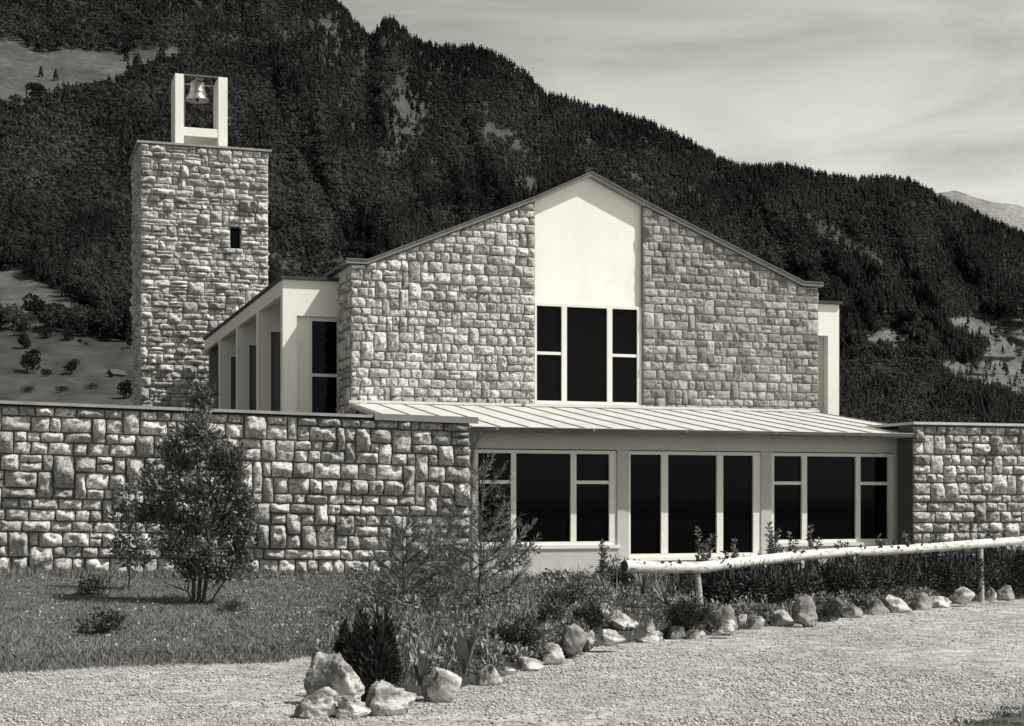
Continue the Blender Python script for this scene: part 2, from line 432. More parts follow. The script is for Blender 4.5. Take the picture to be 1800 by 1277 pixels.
# ---- annex -------------------------------------------------------
s0, s1 = sx(832, 0), sx(1592, 0)
zBt, zBb = 3.04, 2.70
FL = .46
an = MB()
an.box(s0, s1, 0, .3, zBb, zBt)                                             # beam
mids = [(sx(1086, 0), sx(1106, 0)), (sx(1339, 0), sx(1357, 0)), (sx(1573, 0), s1)]
for a, b in mids: an.box(a, b, 0.02, .3, FL, zBb)
zW = .80
an.box(s0, sx(1106, 0)-.001, -.005, .3, .18, zW-.14); an.box(sx(1339, 0)+.001, s1, -.005, .3, .18, zW-.14)
annex = an.build('annex_wall', 'grey_paint', church)
for q in (s0, s1-.2): MB().box(q, q+.2, .3, TN-.1, .18, zBb).build('annex_side_wall', 'white', church)
def cols(lst): return [(sx(a, 0), sx(b, 0)) for a, b in lst]
zt2 = zz(848, sx(1000, 0), 0)
window('annex_window', .06, cols([(842, 900), (909, 1005), (1015, 1073)]), (zW, zBb-.09), (zt2, None, zt2), .07, .1, (s0+.03, sx(1086, 0)-.002), sill=.1)
window('annex_window', .06, cols([(1363, 1412), (1421, 1507), (1515, 1564)]), (zW, zBb-.09), (zt2, None, zt2), .07, .1, (sx(1357, 0)+.002, sx(1573, 0)-.002), sill=.1)
window('glass_door', .05, cols([(1110, 1164), (1176, 1262), (1273, 1326)]), (FL+.07, zBb-.09), (None, None, None), .07, .12, (sx(1106, 0)+.002, sx(1339, 0)-.002), sill=.14)
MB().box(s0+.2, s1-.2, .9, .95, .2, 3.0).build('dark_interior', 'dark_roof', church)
mb = MB(); mb.box(s0-.05, s1+.05, -.05, .35, -.1, .178); mb.box(sx(1106, 0)-.3, sx(1339, 0)+.3, -1.0, -.052, -.1, .26); mb.build('plinth', 'plinth', church)
# zinc roof
eT, eZ = -.55, 3.10
rx0, rx1 = sx(613, TN), 7.30
zr = lambda t: eZ+(ZJ-eZ)*(t-eT)/(TN-eT)
mb = MB()
v = [(rx0, eT, eZ), (rx1, eT, eZ), (rx1, TN, ZJ), (rx0, TN, ZJ)]
v += [(x, y, z-.09) for x, y, z in v]
mb.add(v, [(0, 1, 2, 3), (7, 6, 5, 4), (4, 5, 1, 0), (5, 6, 2, 1), (6, 7, 3, 2), (7, 4, 0, 3)])
ar = mb.build('annex_roof', 'zinc', church)
mb = MB(); ns = 20; stp = (rx1-rx0)/ns
for i in range(0, ns+1):
    x = rx0+.04+i*stp*.993
    v = [(x-.009, eT, eZ+.001), (x+.009, eT, eZ+.001), (x+.009, TN, ZJ+.001), (x-.009, TN, ZJ+.001)]
    hh = .02
    v += [(q, y, z+hh) for q, y, z in v]
    mb.add(v, [(4, 5, 6, 7), (0, 1, 5, 4), (1, 2, 6, 5), (3, 0, 4, 7)])
mb.build('standing_seam', 'zinc_seam', ar)
mb = MB(); mb.box(rx0, sx(900, TN), TN-.06, TN-.095+.0, ZJ+.0, ZJ+.07) if False else None
mb.box(rx0-.02, rx1, TN-.13, TN-.09, ZJ+.0, ZJ+.06); mb.build('flashing', 'zinc', ar)
# gutter, half round, with joints
ge = sx(1600, -.6)
def half_gutter(x0, x1, y, z, r, parent, name='gutter'):
    mb = MB(); k = 10; v, f = [], []
    for x in (x0, x1):
        for rr in (r, r-.012):
            for j in range(k+1):
                th = math.pi+math.pi*j/k
                v.append((x, y+rr*math.cos(th), z+rr*math.sin(th)))
    n = k+1
    for j in range(k):
        f += [(j, j+1, 2*n+j+1, 2*n+j), (n+j+1, n+j, 3*n+j, 3*n+j+1), (j+1, j, n+j, n+j+1), (2*n+j, 2*n+j+1, 3*n+j+1, 3*n+j)]
    f += [(0, 2*n, 3*n, n), (k, n+k, 3*n+k, 2*n+k)]
    mb.add(v, f, 0, True)
    x = x0+.5
    while x < x1: mb.box(x, x+.05, y-r-.006, y-r+.02, z-.05, z+.004); x += 2.05
    mb.tube([(x0, y-r, z), (x1, y-r, z)], .012, 6)
    return mb.build(name, 'gutter', parent)
half_gutter(sx(826, -.6), ge, eT-.09, eZ-.005, .095, church)
for px, x in ((831, sx(831, -.08)), (1597, sx(1586, -.08))):
    dp = MB()
    dp.tube([(x, eT-.07, eZ-.08), (x, eT-.07, eZ-.16), (x, -.1, eZ-.42), (x, -.1, 2.2), (x, -.1, 0.1)], .042, 10)
    for z in (2.3, 1.2): dp.tube([(x, -.1, z-.03), (x, -.1, z+.03)], .052, 10)
    dp.build('downpipe', 'coping', church)

# ================================================================== free-standing stone walls
wt = -.7
wr = sx(825, wt)
lw = empty('stone_wall', loc(wr, wt), ANG, label='long dark-jointed stone wall behind the lawn and bushy tree', cat='wall')
Lw = 14.0; zt0 = 3.22; shear = .0205
mb = MB()
sh = lambda a: -a*shear                              # rises gently to the left
v = [(-Lw, 0, -.3), (0, 0, -.3), (0, 0, zt0-.05), (-Lw, 0, zt0-.05+Lw*shear)]
v += [(x, .55, z) for x, y, z in v]
mb.add(v, [(0, 1, 2, 3), (7, 6, 5, 4), (3, 2, 6, 7), (1, 5, 6, 2), (0, 3, 7, 4)], 1)
rc = [(a-Lw, b-Lw, c-.06, d-.06) for a, b, c, d in pack(Lw, zt0, (.18, .31), (.20, .43), .26, .05)]
stones(mb, rc, lambda a, z, d: (a, -d, z+sh(a)), .15, .010, seed=3.3, rough=1.7, pw=2.4)
rc = [(a, b, c-.06, d-.06) for a, b, c, d in pack(.55, zt0, (.18, .31), (.2, .4))]
stones(mb, rc, lambda a, z, d: (d, a, z), .06, .018, seed=5.3)
mb.build('masonry', ['stone', 'mortar'], lw)
mb = MB()
v = [(-Lw, -.15, zt0-.03+Lw*shear), (.1, -.15, zt0-.03), (.1, .68, zt0-.03), (-Lw, .68, zt0-.03+Lw*shear)]
v += [(x, y, z+.055) for x, y, z in v]
fs = [(3, 2, 1, 0), (4, 5, 6, 7), (0, 1, 5, 4), (1, 2, 6, 5), (2, 3, 7, 6), (3, 0, 4, 7)]
mb.add(v, fs); mb.build('coping', 'coping', lw)
mb = MB(); a0 = sx(655, wt)-wr
v = [(a0, -.19, zt0-.07-a0*shear), (.13, -.19, zt0-.07), (.13, -.155, zt0-.07), (a0, -.155, zt0-.07-a0*shear)]
v += [(x, y, z+.125) for x, y, z in v]
mb.add(v, fs); o = mb.build('metal_flashing', 'gutter', lw)

wr2 = sx(1604, -.65)
rw = empty('stone_wall', loc(wr2, -.65), ANG, label='pale irregular stone wall at the right end of the glazed annex', cat='wall')
Lr = 9.0; zt1 = zz(747, wr2, -.65)
mb = MB(); mb.box(0, Lr, 0, .55, -.3, zt1, 1)
rc = [(a, b, c-.06, d-.06) for a, b, c, d in pack(Lr, zt1+.04, (.16, .29), (.19, .42), .26, .06)]
stones(mb, rc, lambda a, z, d: (a, -d, z), .11, .011, lambda a: a*0+zt1, seed=8.3, rough=1.6, pw=2.6)
mb.build('masonry', ['stone', 'mortar'], rw)
MB().box(-.05, Lr, -.13, 2.6, zt1+.003, zt1+.06).build('coping', 'plinth', rw)

# ================================================================== bell tower
TT = 0
YT = 49.7
tl = at(246, 252, YT)
Wt = .0836*YT; Ht = tl.z
tower = empty('bell_tower', (tl.x, tl.y, 0), ANG, label='square rough-stone bell tower with a slit window and white belfry frame', cat='tower')
Dt = 3.3
slx0 = .0836*YT*(404-246)/(472-246); slx1 = .0836*YT*(422-246)/(472-246)
slz0, slz1 = CZ+(HY-440)/F*(YT+1.3), CZ+(HY-403)/F*(YT+1.3)
mb = MB()
mb.box(.05, slx0, 0, Dt, -.3, Ht, 1); mb.box(slx1, Wt-.05, 0, Dt, -.3, Ht, 1)
mb.box(slx0, slx1, 0, Dt, -.3, slz0, 1); mb.box(slx0, slx1, 0, Dt, slz1, Ht, 1); mb.box(slx0, slx1, .55, Dt, slz0, slz1, 1)
z0 = 2.0
un = .10
def tw(W_, blk=None): return [(a, b, c+z0, d+z0) for a, b, c, d in pack(W_, Ht-z0, (.13, .25), (.22, .6), .10, .2, blk)]
blk = (slx0, slx1, slz0-z0, slz1-z0)
stones(mb, tw(Wt, blk), lambda a, z, d: (a, -d, z), .12, .006, seed=1.7, big=1.6, rough=1.7, pw=2.5)
stones(mb, tw(Dt), lambda a, z, d: (.05-d, Dt-a, z), .08, .010, seed=4.7, big=1.3, rough=1.3)
stones(mb, tw(Dt), lambda a, z, d: (Wt-.05+d, a, z), .08, .010, seed=6.7, big=1.3, rough=1.3)
mb.build('stone_wall', ['stone_tower', 'mortar_light'], tower)
MB().box(slx0+.01, slx1-.01, .3, .54, slz0+.01, slz1-.01).build('slit_window', 'glass', tower)
MB().box(-.1, Wt+.1, -.12, Dt+.1, Ht+.003, Ht+.07).build('roof_slab', 'coping', tower)
# belfry: two deep white slabs, low cross beams, thin top rail
def tpx(px, t):                                       # local x on the tower for pixel column px at plane t behind its front
    k = (px-CX)/F; bx, by = tl.x-EY*t, tl.y+EX*t
    return (by*k-bx)/(EX-EY*k)
bt0, bt1 = .45, 1.75
b1, b2 = tpx(308, bt0), tpx(323, bt0); b3, b4 = tpx(384, bt0), tpx(400, bt0)
zB = CZ+(HY-129)/F*(tl.y+EX*bt0+EY*b1)
for a, b in ((b1, b2), (b3, b4)): MB().box(a, b, bt0, bt1, Ht+.07, zB).build('belfry_post', 'white', tower)
Yb = tl.y+EX*bt0+EY*b2
zc0, zc1 = CZ+(HY-238)/F*Yb, CZ+(HY-223)/F*Yb
MB().box(b2, b3, bt0+.02, bt0+.3, zc0, zc1).build('cross_beam', 'white', tower)
MB().box(b2, b3, bt1-.3, bt1-.02, zc0-.06, zc1-.06).build('cross_beam', 'white', tower)
mb = MB(); zr_ = zB-.02
for y in (bt0+.05, bt1-.1): mb.tube([(b1+.05, y, zr_), (b4-.05, y, zr_)], .035, 8)
mb.box((b2+b3)/2-.1, (b2+b3)/2+.1, bt0+.05, bt1-.1, zr_-.1, zr_-.03)
mb.build('top_rail', 'steel', tower)
MB().tube([(b2+.05, bt0+.35, zr_), (b2+.07, bt0+.35, zr_-.9), (b2+.05, bt0+.35, zc1-.1)], .018, 6).build('bell_rope', 'steel', tower)
bc = at(347, 141, Yb+.65)
bell = empty('bell', bc, ANG, label='pale bronze bell hanging in the white belfry frame', cat='bell')
prof = [(0, -.01), (.12, -.02), (.19, -.05), (.215, -.12), (.225, -.25), (.25, -.40), (.29, -.52), (.345, -.61), (.385, -.68), (.375, -.70), (.33, -.66), (.26, -.5), (.2, -.2), (.0, -.08)]
mb = MB().lathe(prof, (0, 0, 0)); 
for z, r in ((-.13, .222), (-.5, .288), (-.62, .355)): mb.lathe([(r, z+.02), (r+.014, z), (r, z-.02)], (0, 0, 0))
mb.build('bell_body', 'bell', bell)
MB().tube([(0, 0, -.1), (0, 0, -.62)], .025, 8).tube([(0, 0, -.58), (0, 0, -.64), (0, 0, -.7), (0, 0, -.76)], [.03, .07, .07, .03], 8).build('clapper', 'steel', bell)
MB().box(-.06, .06, -.07, .07, 0, .1).tube([(-.09, 0, .02), (-.07, 0, .12), (.07, 0, .12), (.09, 0, .02)], .03, 6).tube([(0, 0, .1), (0, 0, .2)], .03, 6).build('crown_fitting', 'steel', bell)

# ================================================================== GROUND
def strip(name, front, back, rows, m, lift=0.0, crown=0.0, cols=60, kind='structure'):
    fr = np.array([tuple(p)[:2] for p in front]); bk = np.array([tuple(p)[:2] for p in back])
    def res(p, n):
        d = np.concatenate([[0], np.cumsum(np.linalg.norm(np.diff(p, axis=0), axis=1))]); q = np.linspace(0, d[-1], n)
        return np.stack([np.interp(q, d, p[:, 0]), np.interp(q, d, p[:, 1])], 1)
    a, b = res(fr, cols), res(bk, cols)
    w = np.linspace(0, 1, rows)[:, None, None]
    P = a[None]*(1-w)+b[None]*w
    nn = fbm(P[..., 0]*1.3, P[..., 1]*1.3, 2.2, 3)-.5
    edge = np.minimum(1, np.minimum(w[..., 0]*rows/3.0, 1))
    Z = gz(P[..., 0], P[..., 1])+(lift+crown*np.sin(math.pi*np.clip(w[..., 0], 0, 1))*.9+nn*.05)*edge+.012*(w[..., 0] > 0)
    Z[0] = gz(P[0, :, 0], P[0, :, 1])-.05
    V = np.concatenate([P, Z[..., None]], -1)
    f = [(j*cols+i, j*cols+i+1, (j+1)*cols+i+1, (j+1)*cols+i) for j in range(rows-1) for i in range(cols-1)]
    o = MB().add(V.reshape(-1, 3), f, 0, True).build(name, m); tag(o, kind=kind)
    return V
o = MB().add([(-6000, -3000, -.06), (6000, -3000, -.06), (6000, 7000, -.06), (-6000, 7000, -.06)], [(0, 1, 2, 3)]).build('ground', 'meadow'); tag(o, kind='structure')
n = 90
gx, gy = np.meshgrid(np.linspace(-24, 26, n), np.linspace(1, 35, n))
gzv = gz(gx, gy)*0+(fbm(gx*.5, gy*.5, 1.0, 3)-.5)*.05-.02
gv = np.stack([gx, gy, gzv], -1).reshape(-1, 3)
f = [(j*n+i, j*n+i+1, (j+1)*n+i+1, (j+1)*n+i) for j in range(n-1) for i in range(n-1)]
o = MB().add(gv, f, 0, True).build('gravel_drive', 'gravel'); tag(o, kind='structure')
G = lambda px, py: ground_at(px, py)
lawn_f = [(-260, 1192), (35, 1181), (200, 1172), (350, 1168), (480, 1165), (560, 1152), (640, 1135), (700, 1110), (760, 1090)]
lf = [G(*p) for p in lawn_f]
wallpt = lambda px: loc(sx(px, wt), wt+.2)
lb = [wallpt(p) for p in (-400, 0, 300, 600, 820)]
LV = strip('lawn', lf, lb, 26, 'lawn', .07, cols=70)
bed_f = [(545, 1185), (600, 1225), (650, 1240), (790, 1220), (860, 1195), (950, 1168), (1040, 1138), (1200, 1122), (1330, 1102), (1440, 1090), (1580, 1073), (1700, 1056), (1830, 1042), (2000, 1030)]
bf = [G(*p) for p in bed_f]
bb = [wallpt(640), wallpt(825), loc(s0, -.3), loc(2, -.9), loc(s1, -.3), loc(10, -.5), loc(15, -.5)]
BV = strip('planting_bed', bf, bb, 30, 'soil', .09, .05, cols=110)
vf = [G(1610, 1300), G(1660, 1262), G(1730, 1246), G(1800, 1234), G(1900, 1222)]
strip('dark_verge', vf, [p+Vector((1.2, -1.6, 0)) for p in vf], 6, 'verge', .0, cols=20)  # darker strip of ground in the near right corner

vb = np.stack([np.interp(rng.random(9000), [0, .25, .5, .75, 1], [q.x for q in vf]), np.interp(rng.random(9000), [0, 1], [0, 0]), np.zeros(9000)], 1)
uu = rng.random(9000)*4; ki = uu.astype(int); fu = uu-ki; ww = rng.random(9000)
vfx, vfy = np.array([q.x for q in vf]), np.array([q.y for q in vf])
vb[:, 0] = vfx[ki]*(1-fu)+vfx[ki+1]*fu+1.2*ww; vb[:, 1] = vfy[ki]*(1-fu)+vfy[ki+1]*fu-1.6*ww
vmb = MB(); kk = (ww > .04) & (fbm(vb[:, 0]*4, vb[:, 1]*4, 2., 3) > .48); vmb.blades(vb[kk], .03, .009, 1.4, tint=.25*rng.random(kk.sum()))
tag(vmb.build('verge_grass', 'grass'), kind='stuff')
# loose pebbles on the drive: uncountable
def pebbles():
    n = 80000
    py = 1035+rng.random(n)**.8*255; px = -80+rng.random(n)*1980
    Y = CZ/(py-HY)*F; X = (px-CX)/F*Y
    edge = np.interp(px, [p[0] for p in [(-400, 1195)]+lawn_f[1:5]+bed_f[1:]], [p[1] for p in [(-400, 1195)]+lawn_f[1:5]+bed_f[1:]])
    k = (py > edge-2) & (rng.random(n) < np.clip((fbm(X*.45, Y*.45, 9., 3)-.28)*4, .25, 1)); X, Y = X[k], Y[k]; n = len(X)
    r = (.005+.012*rng.random(n)**2.5)*(.7+.6*fbm(X*.7, Y*.7, 5., 3))
    oc = np.array([(1, 0, 0), (0, 1, 0), (-1, 0, 0), (0, -1, 0), (0, 0, .75), (0, 0, -.5)])
    j = oc[None]*(1+.5*(rng.random((n, 6, 1))-.5))
    an_ = rng.random(n)*6.28; c, s = np.cos(an_)[:, None], np.sin(an_)[:, None]
    x = (j[..., 0]*c-j[..., 1]*s); y = j[..., 0]*s+j[..., 1]*c
    zg = (fbm(X*.5, Y*.5, 1.0, 3)-.5)*.05-.02
    v = np.stack([X[:, None]+x*r[:, None]*1.3, Y[:, None]+y*r[:, None], zg[:, None]+r[:, None]*.3+j[..., 2]*r[:, None]], -1)
    fq = np.array([(0, 1, 4), (1, 2, 4), (2, 3, 4), (3, 0, 4), (1, 0, 5), (2, 1, 5), (3, 2, 5), (0, 3, 5)])
    f = (np.arange(n)*6)[:, None, None]+fq[None]
    o = MB().add(v.reshape(-1, 3), f.reshape(-1, 3), 0, True, np.repeat(rng.random(n), 6)).build('loose_gravel', 'pebble'); tag(o, kind='stuff')
pebbles()

BVf = BV[2:-1].reshape(-1, 3)
def bed_at(px, py):
    b = ground_at(px, py)
    for _ in range(3):
        d = np.hypot(BVf[:, 0]-b.x, BVf[:, 1]-b.y); k = int(d.argmin())
        if d[k] > .35: return b
        b = ground_at(px, py, float(BVf[k, 2]-gz(b.x, b.y)))
    return b
def sample(V, n, lo=0.03, hi=.97):
    r, c = V.shape[:2]
    a = rng.random(n)*(c-1.001); b = (lo+(hi-lo)*rng.random(n))*(r-1.001)
    i, j = a.astype(int), b.astype(int); fa, fb = (a-i)[:, None], (b-j)[:, None]
    return V[j, i]*(1-fa)*(1-fb)+V[j, i+1]*fa*(1-fb)+V[j+1, i]*(1-fa)*fb+V[j+1, i+1]*fa*fb
b = sample(LV, 85000, .05)
pat = fbm(b[:, 0]*1.1, b[:, 1]*1.1, 4.0, 4)
mb = MB(); mb.blades(b, .02+.045*pat, .012, 1.3, tint=np.clip(.15+.5*pat+.35*(rng.random(len(b))-.5), 0, 1))
e = sample(LV, 14000, .0, .07); mb.blades(e, .03+.06*fbm(e[:, 0]*3, e[:, 1]*3, 1., 3), .012, 1.0, tint=.1+.45*rng.random(len(e)))
e = sample(LV, 9000, .94, 1.0); mb.blades(e, .16, .012, .6, tint=.2+.5*rng.random(len(e)))
d = sample(LV, 900, .05); mb.leaves(d+np.array([0, 0, .09]), .03, asp=1.0, tint=(1.5, 2.6))
tag(mb.build('lawn_grass', 'grass'), kind='stuff')
# ground cover of the planting bed
b = sample(BV, 60000, .03, .93)
pat = fbm(b[:, 0]*1.6, b[:, 1]*1.6, 8.0, 4)
kpx = CX+b[:, 0]/b[:, 1]*F
kpy = HY+(CZ-b[:, 2])/b[:, 1]*F
fr_y = np.interp(kpx, [p[0] for p in bed_f], [p[1] for p in bed_f])
hgt = np.interp(kpx, [560, 640, 720, 950, 1100, 1240, 1300], [.10, .16, .2, .22, .24, .14, .1])*np.clip((fr_y-kpy)/45, .15, 1)
clr = (kpx > 1030) & (kpx < 1260) & (kpy > 1062)
hgt = np.where(clr, hgt*.3, hgt)
keep = rng.random(len(b)) < np.clip((pat-.30)*4, .1, 1)
b, pat, hgt = b[keep], pat[keep], hgt[keep]
mb = MB(); mb.blades(b, hgt*(.35+1.1*(pat-.2)), .013, .7, tint=np.clip(.1+.55*rng.random(len(b))*pat*1.6, 0, 1))
lp = sample(BV, 14000, .02, .9); fq = fbm(lp[:, 0]*2, lp[:, 1]*2, 3., 3); lp = lp[fq > .46]; lp[:, 2] += .01+.16*rng.random(len(lp))
mb.leaves(lp, .06, axis=np.array([[0, 0, .8]]), tint=(.1, .9))
cc_ = sample(BV, 420, .06, .8); cpx = CX+cc_[:, 0]/cc_[:, 1]*F; cc_ = cc_[(cpx > 630) & (cpx < 1260)]
c2_ = sample(BV, 330, .0, .12); cpx = CX+c2_[:, 0]/c2_[:, 1]*F; cc_ = np.concatenate([cc_, c2_[cpx > 850]])
cpx = CX+cc_[:, 0]/cc_[:, 1]*F; cpy = HY+(CZ-cc_[:, 2])/cc_[:, 1]*F
cc_ = cc_[~((cpx > 1035) & (cpx < 1170) & (cpy > 1058))]
for q in cc_:
    m_ = int(60+110*rng.random()); d_ = rng.normal(size=(m_, 3)); d_ /= np.linalg.norm(d_, axis=1)[:, None]; rad = .10+.13*rng.random(); up_ = .05+.2*rng.random()
    if CX+q[0]/q[1]*F > 1240 or q[1] < 19.5: rad *= .6; up_ *= .4
    pt_ = q+np.array([0, 0, up_])+d_*np.array([rad, rad, rad*.9])*(.3+.7*rng.random((m_, 1))); pt_[:, 2] = np.maximum(pt_[:, 2], q[2]+.01)
    t_ = rng.random()*.55
    mb.leaves(pt_, .035+.04*rng.random(), axis=d_+np.array([0, 0, .5]), asp=.25+.4*rng.random(), tint=np.clip(t_+.35*rng.random(m_), 0, 1))
sp = sample(BV, 150, .25, .8); mb.blades(sp, .42, .012, .5, tint=.2+.4*rng.random(len(sp)))
tag(mb.build('bed_ground_cover', 'grass'), kind='stuff')

# ================================================================== PLANTS
def cloud(n, c, r, shell=.5):
    d = rng.normal(size=(n, 3)); d /= np.linalg.norm(d, axis=1)[:, None]
    return np.asarray(c)+d*np.asarray(r)*((shell+(1-shell)*rng.random(n))[:, None]), d
def limb(mb, a, b, r0, r1, bow=.06, k=6, tint=.5):
    a, b = Vector(a), Vector(b); m1 = a.lerp(b, .35)+Vector(rng.normal(size=3)*bow); m2 = a.lerp(b, .7)+Vector(rng.normal(size=3)*bow)
    mb.tube([a, m1, m2, b], [r0, r0*.8+r1*.2, r0*.4+r1*.6, r1], k, tint=tint)

def bushy_tree():
    base = ground_at(346, 1070)
    root = empty('tree', base, label='tall dark-leaved bushy tree with several thin stems on the lawn', cat='tree')
    Y0 = base.y
    el = [(352, 705, 24, 34), (345, 765, 48, 48), (325, 815, 56, 48), (378, 805, 44, 50), (300, 862, 62, 46), (360, 870, 70, 55), (405, 850, 36, 46), (285, 905, 58, 38),
          (335, 925, 70, 46), (395, 920, 55, 52), (415, 975, 40, 46), (360, 978, 62, 42), (305, 965, 52, 30), (265, 850, 30, 30), (390, 1010, 45, 26), (335, 1000, 30, 22), (258, 905, 28, 20), (412, 812, 26, 38), (425, 885, 28, 36), (300, 790, 26, 28), (430, 930, 22, 30)]
    tr, cr = MB(), MB()
    def L(px, py, dy=0): 
        p = at(px, py, Y0+dy); return Vector((p.x-base.x, dy, p.z-base.z))
    stems = [((340, 1070), (338, 985), (320, 880)), ((348, 1072), (352, 960), (350, 780)), ((354, 1074), (366, 975), (385, 860)), ((358, 1068), (385, 1035), (412, 1000)), ((344, 1072), (330, 1040), (290, 1025))]
    tips = []
    for i, (a, b_, c_) in enumerate(stems):
        dy = (rng.random()-.5)*.3
        pts = [L(*a)-Vector((0, 0, .06)), L(*b_, dy), L(*c_, dy*2)]
        mid = [pts[0], pts[0].lerp(pts[1], .5)+Vector((.01, .02, 0)), pts[1], pts[1].lerp(pts[2], .5), pts[2]]
        tr.tube(mid, [.035, .03, .026, .018, .006] if i < 3 else [.018, .016, .013, .01, .005], 7); tips += [pts[1], pts[1].lerp(pts[2], .5), pts[2]]
    for (px, py, rx, ry) in el:
        s = Y0/F; dy = (rng.random()-.5)*.9*min(1, rx/60)
        c = L(px, py, dy); R = np.array([rx*s, rx*s*.9, ry*s])*1.12
        src = min(tips, key=lambda q: (q-c).length+(1 if q.z > c.z+.1 else 0)); limb(tr, src, c, .012, .005, .04, 5)
        nt = int(22+rx*ry/60)
        pt, d = cloud(nt, c, R, .25)
        for q, dd in zip(pt, d):
            q0 = Vector(c).lerp(Vector(q), .2)
            if rng.random() < .4: tr.tube([q0, q], [.005, .002], 4, cap=False)
            m = 21
            w = rng.random((m, 1))
            lc = np.array(q0)*(1-w)+np.array(q)*w+rng.normal(size=(m, 3))*.05
            up = np.array(dd)*.7+np.array([0, 0, .75])
            tt = np.clip(.32+.25*rng.random()+.25*rng.normal(size=m), 0, 1)
            cr.leaves(lc, .068, axis=np.repeat(up[None], m, 0), asp=.42, tint=tt, jit=1.3, spread=.5)
    tr.build('trunk', 'bark', root); cr.build('crown', 'leaf', root)
bushy_tree()

def shrub(name, px, py, wpx, hpx, label, cat, m='leaf_shrub', n=900, size=.06, stems=5, tint=(.1, .9), asp=.5, dense=.3, group=None, lumps=7, up=.4, lift=0, dy=0, stemtop=.6, spire=False):
    base = bed_at(px, py); s = base.y/F; w, h = wpx*s/2, hpx*s
    root = empty(name, base, label=label, cat=cat, group=group)
    st, cr = MB(), MB()
    for i in range(stems):
        a = rng.random()*6.28; limb(st, (0, 0, -.05), (math.cos(a)*w*.6*rng.random(), math.sin(a)*w*.6*rng.random(), h*stemtop), .012*max(1, h), .004, .02, 5)
    for i in range(lumps):
        a = rng.random()*6.28; rr = w*.62*math.sqrt(rng.random()); q = rng.random()
        zc = h*(.25+.55*q)*(1-.25*rr/w); c = (math.cos(a)*rr, math.sin(a)*rr*.9, zc)
        R = np.array([w*.5, w*.5, min(h*.36, w*.8)])*(.45+.65*rng.random())
        if spire:
            rr = w*.75*math.sqrt(rng.random()); hh = h*(1-.15*rr/w)*(.42+.65*rng.random()**1.4); c = (math.cos(a)*rr, math.sin(a)*rr, hh*.5); R = np.array([w*.26, w*.26, hh*.52])
        pt, d = cloud(n//lumps, c, R, dense); pt[:, 2] = np.maximum(pt[:, 2], .01)
        if spire: pt[:, :2] = np.array(c[:2])+(pt[:, :2]-np.array(c[:2]))*(1.15-pt[:, 2:3]/hh)
        tt = np.clip(tint[0]+(tint[1]-tint[0])*(rng.random(len(pt))*.7+.3*rng.random()), 0, 2)
        cr.leaves(pt, size, axis=d+np.array([0, 0, up]), asp=asp, tint=tt)
    st.build('stem', 'bark', root); cr.build('foliage', m, root)
    return root
def stemmed(name, px, py, top, crown, label, cat, m='leaf', n=800, size=.07, tint=(.1, .9)):
    base = ground_at(px, py); Y0 = base.y
    root = empty(name, base, label=label, cat=cat); st, cr = MB(), MB()
    T = at(top[0], top[1], Y0)-base
    st.tube([(0, 0, -.05), tuple(T*.5+Vector((.01, 0, 0))), tuple(T)], [.016, .012, .005], 6)
    for (x, y, rx, ry) in crown:
        c = at(x, y, Y0)-base; s = Y0/F
        limb(st, (T.x*.6, 0, min(c.z*.85, T.z*.8)), c, .008, .003, .02, 5)
        pt, d = cloud(n//len(crown), c, (rx*s, rx*s*.8, ry*s), .25)
        cr.leaves(pt, size, axis=d+np.array([0, 0, .4]), tint=tint)
    st.build('trunk', 'bark', root); cr.build('crown', m, root)
stemmed('young_tree', 227, 1046, (226, 865), [(222, 870, 24, 24), (210, 905, 22, 20), (236, 905, 26, 24), (225, 940, 26, 20), (250, 960, 30, 14), (215, 965, 24, 16), (240, 985, 30, 12)],
        'slender young tree with a bare stem, just left of the bushy tree', 'tree', n=1300, size=.08)
stemmed('young_tree', 902, 1046, (900, 960), [(897, 962, 24, 18), (872, 970, 20, 14), (925, 968, 24, 14), (905, 985, 26, 12), (885, 995, 14, 10)],
        'small bare-stemmed young tree below the left annex window', 'tree', m='needle', n=420, size=.085)
shrub('rose_bush', 157, 1053, 80, 46, 'small low bush near the foot of the long stone wall', 'bush', n=650, size=.055)
shrub('rose_bush', 172, 1132, 120, 70, 'leafy rose bush on the lawn, nearest the gravel', 'bush', n=900, size=.06, tint=(.2, 1.1), dense=.2)
shrub('grass_tuft', 405, 1086, 74, 34, 'tuft of long grass right of the bushy tree stems', 'grass tuft', m='grass', n=700, size=.13, asp=.12, up=1.4, tint=(.1, .6), stems=2)
shrub('conifer_shrub', 655, 1210, 112, 140, 'black dwarf conifer behind the largest boulder', 'shrub', m='leaf_dark', n=9000, size=.085, asp=.2, lumps=26, dense=.2, tint=(.0, .9), up=1.2, spire=True)
shrub('conifer_shrub', 620, 1160, 66, 66, 'smaller dark shrub at the lawn corner above the largest boulder', 'shrub', m='leaf_dark', n=2600, size=.08, asp=.2, lumps=12, dense=.2, tint=(.1, .9), up=1.1, spire=True)
shrub('heather_cushion', 1212, 1104, 84, 40, 'dark round heather cushion at the foot of the left rail post', 'shrub', m='leaf_dark', n=5200, size=.05, asp=.2, lumps=9, dense=.6, tint=(.2, 1.2), up=.5)
shrub('heather_cushion', 1456, 1090, 46, 34, 'mossy grey cushion plant between two rocks under the rail', 'shrub', m='leaf_shrub', n=2400, size=.035, asp=.3, lumps=6, dense=.7, tint=(.2, .9))
shrub('heather_cushion', 1035, 1112, 66, 46, 'dark low bush among the pale middle rocks', 'shrub', m='leaf_shrub', n=2000, size=.05, asp=.35, lumps=7, dense=.5, tint=(.05, .7))
shrub('leafy_plant', 1096, 1042, 84, 66, 'dark leafy plant overlapping the cut left end of the birch rail', 'plant', m='leaf_shrub', n=1500, size=.06, asp=.3, tint=(.0, .8), lumps=9)
